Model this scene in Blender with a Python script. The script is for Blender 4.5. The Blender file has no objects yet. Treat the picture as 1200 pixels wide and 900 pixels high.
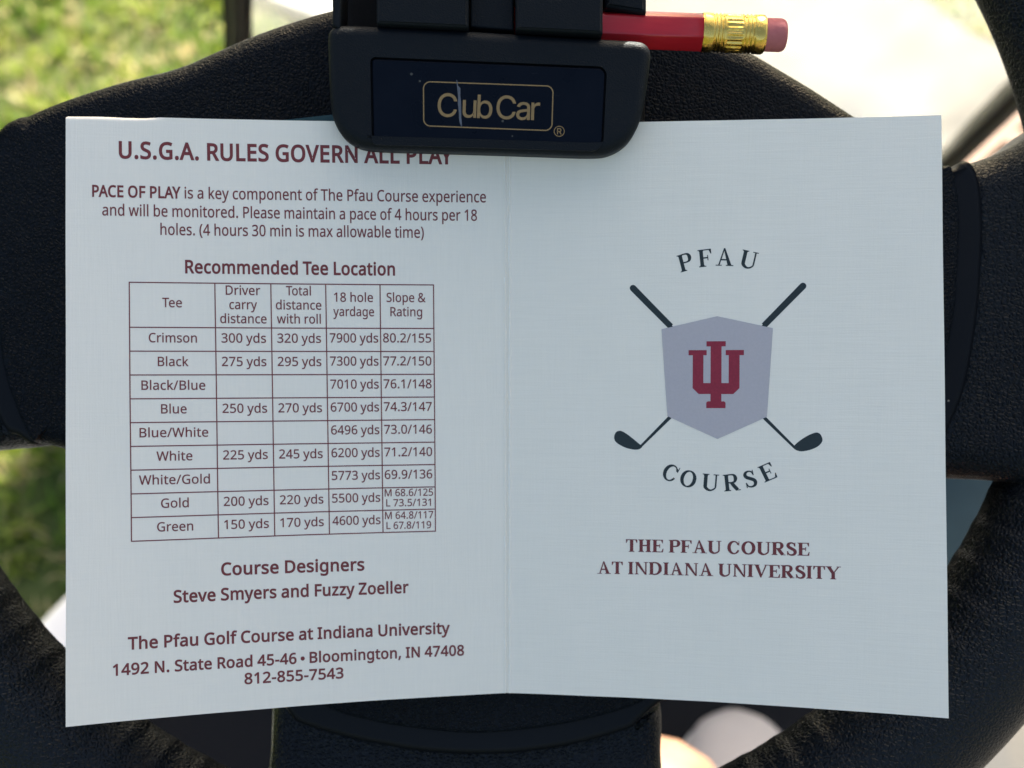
import bpy, bmesh, math, random
from math import sin, cos, pi, radians, sqrt, exp
from mathutils import Vector, Matrix
from mathutils.geometry import tessellate_polygon, delaunay_2d_cdt

random.seed(7)
SC = bpy.context.scene
COL = SC.collection

# ------------------------------------------------------------------ camera
# Local frame of the steering wheel: x right, y up the wheel, z out of the wheel
# towards the driver. The wheel leans 38 degrees from the horizontal.
LEAN = radians(38)
WHEEL = Matrix.Translation((0, 0, .95)) @ Matrix.Rotation(LEAN, 4, 'X')
F, ZC = 1449.0, .34
cam = bpy.data.cameras.new('camera')
cam.sensor_width = 36
cam.lens = 36 * F / 1200
cam.clip_start, cam.clip_end = .01, 500
cam.dof.use_dof = True
cam.dof.focus_distance = .308
cam.dof.aperture_fstop = 11.5
camera = bpy.data.objects.new('camera', cam)
COL.objects.link(camera)
camera.matrix_world = WHEEL @ Matrix.Translation((0, 0, ZC))
SC.camera = camera

# ------------------------------------------------------------------ light
SUN_EL, SUN_AZ = radians(25), radians(14)      # azimuth measured from straight ahead (+y) to the right (+x)
world = bpy.data.worlds.new('World')
SC.world = world
world.use_nodes = True
wn = world.node_tree
bg = wn.nodes['Background']
sky = wn.nodes.new('ShaderNodeTexSky')
sky.sky_type = 'NISHITA'
sky.sun_disc = False
sky.sun_elevation = SUN_EL
sky.sun_rotation = SUN_AZ
sky.dust_density = 6.0
sky.ozone_density = .3
wn.links.new(sky.outputs[0], bg.inputs[0])
bg.inputs[1].default_value = .08
sun = bpy.data.lights.new('sun', 'SUN')
sun.energy = 3.9
sun.angle = radians(.5)
sun.color = (1, .95, .86)
sun_o = bpy.data.objects.new('sun', sun)
COL.objects.link(sun_o)
to_sun = Vector((sin(SUN_AZ) * cos(SUN_EL), cos(SUN_AZ) * cos(SUN_EL), sin(SUN_EL)))
sun_o.rotation_euler = to_sun.to_track_quat('Z', 'Y').to_euler()
sun_o.location = (2, 4, 5)
SC.view_settings.view_transform = 'Standard'
SC.view_settings.look = 'None'
SC.view_settings.gamma = 1
SC.view_settings.exposure = 2.2
SC.cycles.use_denoising = True
SC.cycles.max_bounces = 8
SC.cycles.sample_clamp_indirect = 4
# ------------------------------------------------------------------ helpers
def at(px, py, d):
    """point in the wheel frame that sits d metres in front of the lens"""
    return Vector(((px - 600) / F * d, (450 - py) / F * d, ZC - d))

def at2(px, py, d):
    p = at(px, py, d)
    return (p.x, p.y)

def world_at(px, py, t):
    return WHEEL @ at(px, py, t)

def thing(name, label, cat, loc=(0, 0, 0), mw=None, group=None):
    o = bpy.data.objects.new(name, None)
    COL.objects.link(o)
    o.empty_display_size = .05
    if mw is not None:
        o.matrix_world = mw
    else:
        o.location = loc
    o['label'] = label
    o['category'] = cat
    if group:
        o['group'] = group
    return o

def mesh_obj(name, verts, faces, mat, parent=None, smooth=False, mats=None, fmat=None):
    me = bpy.data.meshes.new(name)
    me.from_pydata([tuple(v) for v in verts], [], faces)
    me.update()
    for m in (mats or [mat]):
        me.materials.append(m)
    if fmat:
        me.polygons.foreach_set('material_index', fmat)
    if smooth:
        me.polygons.foreach_set('use_smooth', [True] * len(me.polygons))
    o = bpy.data.objects.new(name, me)
    COL.objects.link(o)
    if parent is not None:
        o.parent = parent
    return o

def bm_obj(name, bm, mat, parent=None, smooth=False):
    bmesh.ops.recalc_face_normals(bm, faces=bm.faces)
    me = bpy.data.meshes.new(name)
    bm.to_mesh(me)
    bm.free()
    me.materials.append(mat)
    if smooth:
        me.polygons.foreach_set('use_smooth', [True] * len(me.polygons))
    o = bpy.data.objects.new(name, me)
    COL.objects.link(o)
    if parent is not None:
        o.parent = parent
    return o

def catmull(pts, n=6, closed=True):
    out = []
    N = len(pts)
    for i in range(N if closed else N - 1):
        if closed:
            p0, p1, p2, p3 = pts[i - 1], pts[i], pts[(i + 1) % N], pts[(i + 2) % N]
        else:
            p0, p1, p2, p3 = pts[max(i - 1, 0)], pts[i], pts[i + 1], pts[min(i + 2, N - 1)]
        for k in range(n):
            t = k / n
            out.append(tuple(.5 * (2 * b + (c - a) * t + (2 * a - 5 * b + 4 * c - d) * t * t + (3 * b - a - 3 * c + d) * t ** 3)
                             for a, b, c, d in zip(p0, p1, p2, p3)))
    if not closed:
        out.append(tuple(pts[-1]))
    return out

def area2(l):
    return sum(l[i - 1][0] * l[i][1] - l[i][0] * l[i - 1][1] for i in range(len(l))) / 2

def inset(loop, d):
    """move every corner of a counter-clockwise loop inwards by d (number or list)"""
    out, n = [], len(loop)
    for i in range(n):
        a, b, c = loop[i - 1], loop[i], loop[(i + 1) % n]
        e1 = Vector((b[0] - a[0], b[1] - a[1])); e2 = Vector((c[0] - b[0], c[1] - b[1]))
        if e1.length < 1e-9: e1 = e2.copy()
        if e2.length < 1e-9: e2 = e1.copy()
        e1.normalize(); e2.normalize()
        n1 = Vector((-e1.y, e1.x)); n2 = Vector((-e2.y, e2.x))
        m = n1 + n2
        if m.length < 1e-6: m = n1.copy()
        m.normalize()
        k = 1 / max(m.dot(n1), .5)
        dd = d[i] if isinstance(d, (list, tuple)) else d
        out.append((b[0] + m.x * k * dd, b[1] + m.y * k * dd))
    return out

def rounded(corners, r, seg=6):
    """closed outline with every corner rounded by radius r (number or list)"""
    out, n = [], len(corners)
    for i in range(n):
        p, a, b = Vector(corners[i][:2]), Vector(corners[i - 1][:2]), Vector(corners[(i + 1) % n][:2])
        rr = r[i] if isinstance(r, (list, tuple)) else r
        u, v = (a - p).normalized(), (b - p).normalized()
        ang = u.angle(v)
        t = rr / math.tan(ang / 2)
        s, e = p + u * t, p + v * t
        c = p + (u + v).normalized() * (rr / sin(ang / 2))
        for k in range(seg + 1):
            w = k / seg
            q = s.lerp(e, w) - c
            out.append(tuple(c + q.normalized() * rr))
    return out

def in_poly(x, y, P):
    r = False
    for i in range(len(P)):
        (x1, y1), (x2, y2) = P[i - 1][:2], P[i][:2]
        if (y1 > y) != (y2 > y) and x < (x2 - x1) * (y - y1) / (y2 - y1) + x1: r = not r
    return r

def pillow(name, outline, zb, zf, bevel, mat, parent, seg=5, hole=None, hole_depth=0., zfun=None, drop=None, grid=0):
    """solid plate with a rounded front edge; hole = recessed pocket in its front face"""
    loop = list(outline)
    if area2(loop) < 0:
        loop.reverse()
        if isinstance(bevel, list): bevel = bevel[::-1]
    n = len(loop)
    bl = bevel if isinstance(bevel, list) else [bevel] * n
    dl = [min(b, drop) for b in bl] if drop else bl
    rings = [[(x, y, zb) for x, y in loop]]
    for k in range(seg + 1):
        a = k / seg * pi / 2
        ins = inset(loop, [b * (1 - cos(a)) for b in bl])
        rings.append([(p[0], p[1], zf - d * (1 - sin(a))) for p, d in zip(ins, dl)])
    verts, faces = [], []
    for r in rings: verts += r
    for k in range(len(rings) - 1):
        for i in range(n):
            j = (i + 1) % n
            faces.append((k * n + i, k * n + j, (k + 1) * n + j, (k + 1) * n + i))
    base = (len(rings) - 1) * n
    nsm = len(faces)
    faces.append(tuple(range(n - 1, -1, -1)))
    if grid:
        top = rings[-1]
        xs, ys = [p[0] for p in top], [p[1] for p in top]
        vs2 = [Vector((p[0], p[1])) for p in top]
        gx = min(xs) + grid * .5
        while gx < max(xs):
            gy = min(ys) + grid * .5
            while gy < max(ys):
                if in_poly(gx, gy, top): vs2.append(Vector((gx, gy)))
                gy += grid
            gx += grid
        v2, _, f2, ov, _, fo = delaunay_2d_cdt(vs2, [], [list(range(n))], 0, 1e-6)
        mp = {}
        for i, p in enumerate(v2):
            first = [k for k in ov[i] if k < n]
            if first: mp[i] = base + first[0]
            else:
                mp[i] = len(verts); verts.append((p[0], p[1], zf))
        for f, o in zip(f2, fo):
            mx = sum(v2[i][0] for i in f) / len(f); my = sum(v2[i][1] for i in f) / len(f)
            if in_poly(mx, my, top): faces.append(tuple(mp[i] for i in f))
        nsm = len(faces) if zfun else nsm
    elif hole is None:
        faces.append(tuple(range(base, base + n)))
    else:
        h = list(hole)
        if area2(h) < 0: h.reverse()
        hb = len(verts); m = len(h)
        verts += [(x, y, zf) for x, y in h]
        for t in tessellate_polygon([[Vector((v[0], v[1], 0)) for v in rings[-1]], [Vector((x, y, 0)) for x, y in h]]):
            faces.append(tuple((base + i) if i < n else (hb + i - n) for i in t))
        fb = len(verts)
        verts += [(x, y, zf - hole_depth) for x, y in h]
        for i in range(m):
            j = (i + 1) % m
            faces.append((hb + j, hb + i, fb + i, fb + j))
        faces.append(tuple(range(fb, fb + m)))
    if zfun: verts = [(x, y, z + zfun(x, y)) for x, y, z in verts]
    bm = bmesh.new()
    vs = [bm.verts.new(v) for v in verts]
    for i, f in enumerate(faces):
        try:
            ff = bm.faces.new([vs[q] for q in f]); ff.smooth = i < nsm or i > nsm and bool(zfun)
        except ValueError: pass
    bmesh.ops.recalc_face_normals(bm, faces=bm.faces)
    me = bpy.data.meshes.new(name); bm.to_mesh(me); bm.free()
    me.materials.append(mat)
    o = bpy.data.objects.new(name, me); COL.objects.link(o); o.parent = parent
    return o

def bar(bm, a, b, w, h, up=(0, 0, 1)):
    a, b, up = Vector(a), Vector(b), Vector(up)
    d = (b - a).normalized(); s = d.cross(up).normalized(); u = s.cross(d)
    vs = [bm.verts.new(p + s * i * w / 2 + u * j * h / 2) for p in (a, b) for i, j in ((-1, -1), (1, -1), (1, 1), (-1, 1))]
    for f in ((0, 1, 2, 3), (7, 6, 5, 4), (0, 4, 5, 1), (1, 5, 6, 2), (2, 6, 7, 3), (3, 7, 4, 0)):
        bm.faces.new([vs[i] for i in f])

def box(bm, x0, y0, z0, x1, y1, z1):
    vs = [bm.verts.new((x, y, z)) for z in (z0, z1) for x, y in ((x0, y0), (x1, y0), (x1, y1), (x0, y1))]
    for f in ((3, 2, 1, 0), (4, 5, 6, 7), (0, 1, 5, 4), (1, 2, 6, 5), (2, 3, 7, 6), (3, 0, 4, 7)):
        bm.faces.new([vs[i] for i in f])

# ------------------------------------------------------------------ materials
def new_mat(name, col, rough=.5, spec=.5, metal=0.):
    m = bpy.data.materials.new(name)
    m.use_nodes = True
    nt = m.node_tree
    b = nt.nodes['Principled BSDF']
    b.inputs['Base Color'].default_value = (*col, 1)
    b.inputs['Roughness'].default_value = rough
    b.inputs['Specular IOR Level'].default_value = spec
    b.inputs['Metallic'].default_value = metal
    return m, nt, b

def node(nt, kind, **kw):
    n = nt.nodes.new(kind)
    for k, v in kw.items():
        if k in n.inputs.keys(): n.inputs[k].default_value = v
        else: setattr(n, k, v)
    return n

def coords(nt, scale=(1, 1, 1)):
    tc = node(nt, 'ShaderNodeTexCoord')
    mp = node(nt, 'ShaderNodeMapping')
    mp.inputs['Scale'].default_value = scale
    nt.links.new(tc.outputs['Object'], mp.inputs['Vector'])
    return mp.outputs[0]

def math_n(nt, op, a, b):
    n = node(nt, 'ShaderNodeMath', operation=op)
    for i, v in enumerate((a, b)):
        if isinstance(v, (int, float)): n.inputs[i].default_value = v
        else: nt.links.new(v, n.inputs[i])
    return n.outputs[0]

def mix_col(nt, fac, a, b):
    n = node(nt, 'ShaderNodeMix', data_type='RGBA')
    for i, v in ((0, fac), (6, a), (7, b)):
        if hasattr(v, 'links'): nt.links.new(v, n.inputs[i])
        elif i == 0: n.inputs[i].default_value = v
        else: n.inputs[i].default_value = (*v, 1)
    return n.outputs[2]

def ramp(nt, fac, stops):
    n = node(nt, 'ShaderNodeValToRGB')
    el = n.color_ramp.elements
    while len(el) < len(stops): el.new(.5)
    for e, (p, c) in zip(el, stops):
        e.position = p; e.color = (*c, 1) if len(c) == 3 else c
    nt.links.new(fac, n.inputs[0])
    return n.outputs[0]

def bump(nt, bsdf, h, strength, dist):
    n = node(nt, 'ShaderNodeBump')
    n.inputs['Strength'].default_value = strength
    n.inputs['Distance'].default_value = dist
    nt.links.new(h, n.inputs['Height'])
    nt.links.new(n.outputs[0], bsdf.inputs['Normal'])

def noise(nt, vec, scale, detail=3., rough=.5):
    n = node(nt, 'ShaderNodeTexNoise', Scale=scale, Detail=detail, Roughness=rough)
    nt.links.new(vec, n.inputs['Vector'])
    return n.outputs[0]

def grain_plastic(name, col, rough, scale, strength, dist, fine=.4, specks=0., spec=.14):
    """moulded plastic with a pebbled leather grain and a few dust specks"""
    m, nt, b = new_mat(name, col, rough, spec)
    v = coords(nt)
    nz = node(nt, 'ShaderNodeTexNoise', Scale=scale * .6, Detail=2.)
    nt.links.new(v, nz.inputs['Vector'])
    warp = node(nt, 'ShaderNodeVectorMath', operation='MULTIPLY_ADD')
    nt.links.new(nz.outputs['Color'], warp.inputs[0])
    warp.inputs[1].default_value = (.9 / scale,) * 3
    nt.links.new(v, warp.inputs[2])
    vo = node(nt, 'ShaderNodeTexVoronoi', Scale=scale, feature='DISTANCE_TO_EDGE')
    nt.links.new(warp.outputs[0], vo.inputs['Vector'])
    e = node(nt, 'ShaderNodeMapRange', interpolation_type='SMOOTHSTEP')
    nt.links.new(vo.outputs['Distance'], e.inputs[0])
    e.inputs[1].default_value = 0; e.inputs[2].default_value = .3
    n2 = noise(nt, v, scale * 2.6, 3.)
    h = math_n(nt, 'ADD', e.outputs[0], math_n(nt, 'MULTIPLY', n2, fine))
    bump(nt, b, h, strength, dist)
    big = noise(nt, v, 24, 4.)
    nt.links.new(math_n(nt, 'ADD', math_n(nt, 'MULTIPLY', big, .24), rough - .12), b.inputs['Roughness'])
    c = mix_col(nt, big, tuple(x * .75 for x in col), tuple(x * 1.35 for x in col))
    if specks:
        sp = node(nt, 'ShaderNodeTexVoronoi', Scale=160.)
        nt.links.new(v, sp.inputs['Vector'])
        patch = noise(nt, v, 30, 2.)
        near = math_n(nt, 'LESS_THAN', sp.outputs['Distance'], math_n(nt, 'MULTIPLY', math_n(nt, 'SUBTRACT', patch, .5), specks))
        c = mix_col(nt, near, c, (.22, .2, .17))
    nt.links.new(c, b.inputs['Base Color'])
    return m

BLACK = (.0035, .0058, .0092)
M_GRAIN = grain_plastic('pebbled black vinyl', BLACK, .36, 800, .65, .0004, specks=.2, spec=.2)
M_SPOKE = grain_plastic('fine grained black vinyl', BLACK, .36, 900, .65, .0004, specks=.2, spec=.18)
M_PAD = grain_plastic('black moulded pad', (.003, .005, .0082), .44, 950, .8, .0004, .5, specks=.3, spec=.11)
M_COLLAR = grain_plastic('smooth black collar', (.0035, .0045, .0065), .5, 1800, .2, .0001, specks=.4)
M_CLIP = grain_plastic('matt black clip plastic', (.0055, .0075, .0098), .5, 1500, .35, .00012, .6, specks=.22, spec=.11)
M_BRACKET = grain_plastic('black bracket plastic', (.004, .004, .0045), .55, 1500, .3, .0001)

def simple(name, col, rough, nscale, amount, bstr=0., bdist=.0001, spec=.5, metal=0.):
    m, nt, b = new_mat(name, col, rough, spec, metal)
    v = coords(nt)
    n = noise(nt, v, nscale, 5.)
    c = mix_col(nt, n, tuple(x * (1 - amount) for x in col), tuple(min(1, x * (1 + amount)) for x in col))
    nt.links.new(c, b.inputs['Base Color'])
    if bstr: bump(nt, b, n, bstr, bdist)
    return m

def paper(name, along_x):
    """white linen stock: fine embossed threads in both directions"""
    m, nt, b = new_mat(name, (.80, .80, .765), .62, .3)
    a = noise(nt, coords(nt, (1, .035, .035)), 2300, 3., .65)
    c = noise(nt, coords(nt, (.035, 1, .035)), 2300, 3., .65)
    f = noise(nt, coords(nt), 2400, 2.)
    wa, wc = (.55, 1.) if along_x else (.9, .6)
    h = math_n(nt, 'ADD', math_n(nt, 'MULTIPLY', a, wa), math_n(nt, 'MULTIPLY', c, wc))
    h2 = math_n(nt, 'ADD', h, math_n(nt, 'MULTIPLY', f, .35))
    bump(nt, b, h2, .5, .00010)
    t = math_n(nt, 'DIVIDE', h, wa + wc)
    col = ramp(nt, t, [(.30, (.83, .77, .675)), (.5, (.855, .793, .695)), (.7, (.875, .813, .715))])
    nt.links.new(col, b.inputs['Base Color'])
    return m

M_PAPER_L = paper('linen paper upright threads', False)
M_PAPER_R = paper('linen paper level threads', True)

def ink(name, col, var=.22):
    m, nt, b = new_mat(name, col, .55, .3)
    v = coords(nt)
    n = noise(nt, v, 1600, 3.)
    nt.links.new(mix_col(nt, n, tuple(x * (1 - var) for x in col), tuple(min(1, x * (1 + var)) for x in col)), b.inputs['Base Color'])
    bump(nt, b, n, .3, .00008)
    return m

I_TEXT = ink('maroon ink', (.185, .038, .040))
I_RED = ink('crimson ink', (.27, .022, .045))
I_DARK = ink('black green ink', (.02, .031, .035))
I_GREY = ink('lilac grey ink', (.47, .43, .45), .06)
I_SERIF = ink('deep red ink', (.17, .036, .040))

# ------------------------------------------------------------------ lettering
GLYPHS = {}
def load_glyphs(key, s):
    d = {}
    for rec in s.split(';'):
        ch, adv, loops = rec.split(' ', 2)
        d[ch] = (int(adv), [[tuple(map(int, p.split(','))) for p in l.split(' ')] for l in loops.split('|')])
    GLYPHS[key] = d

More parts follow.
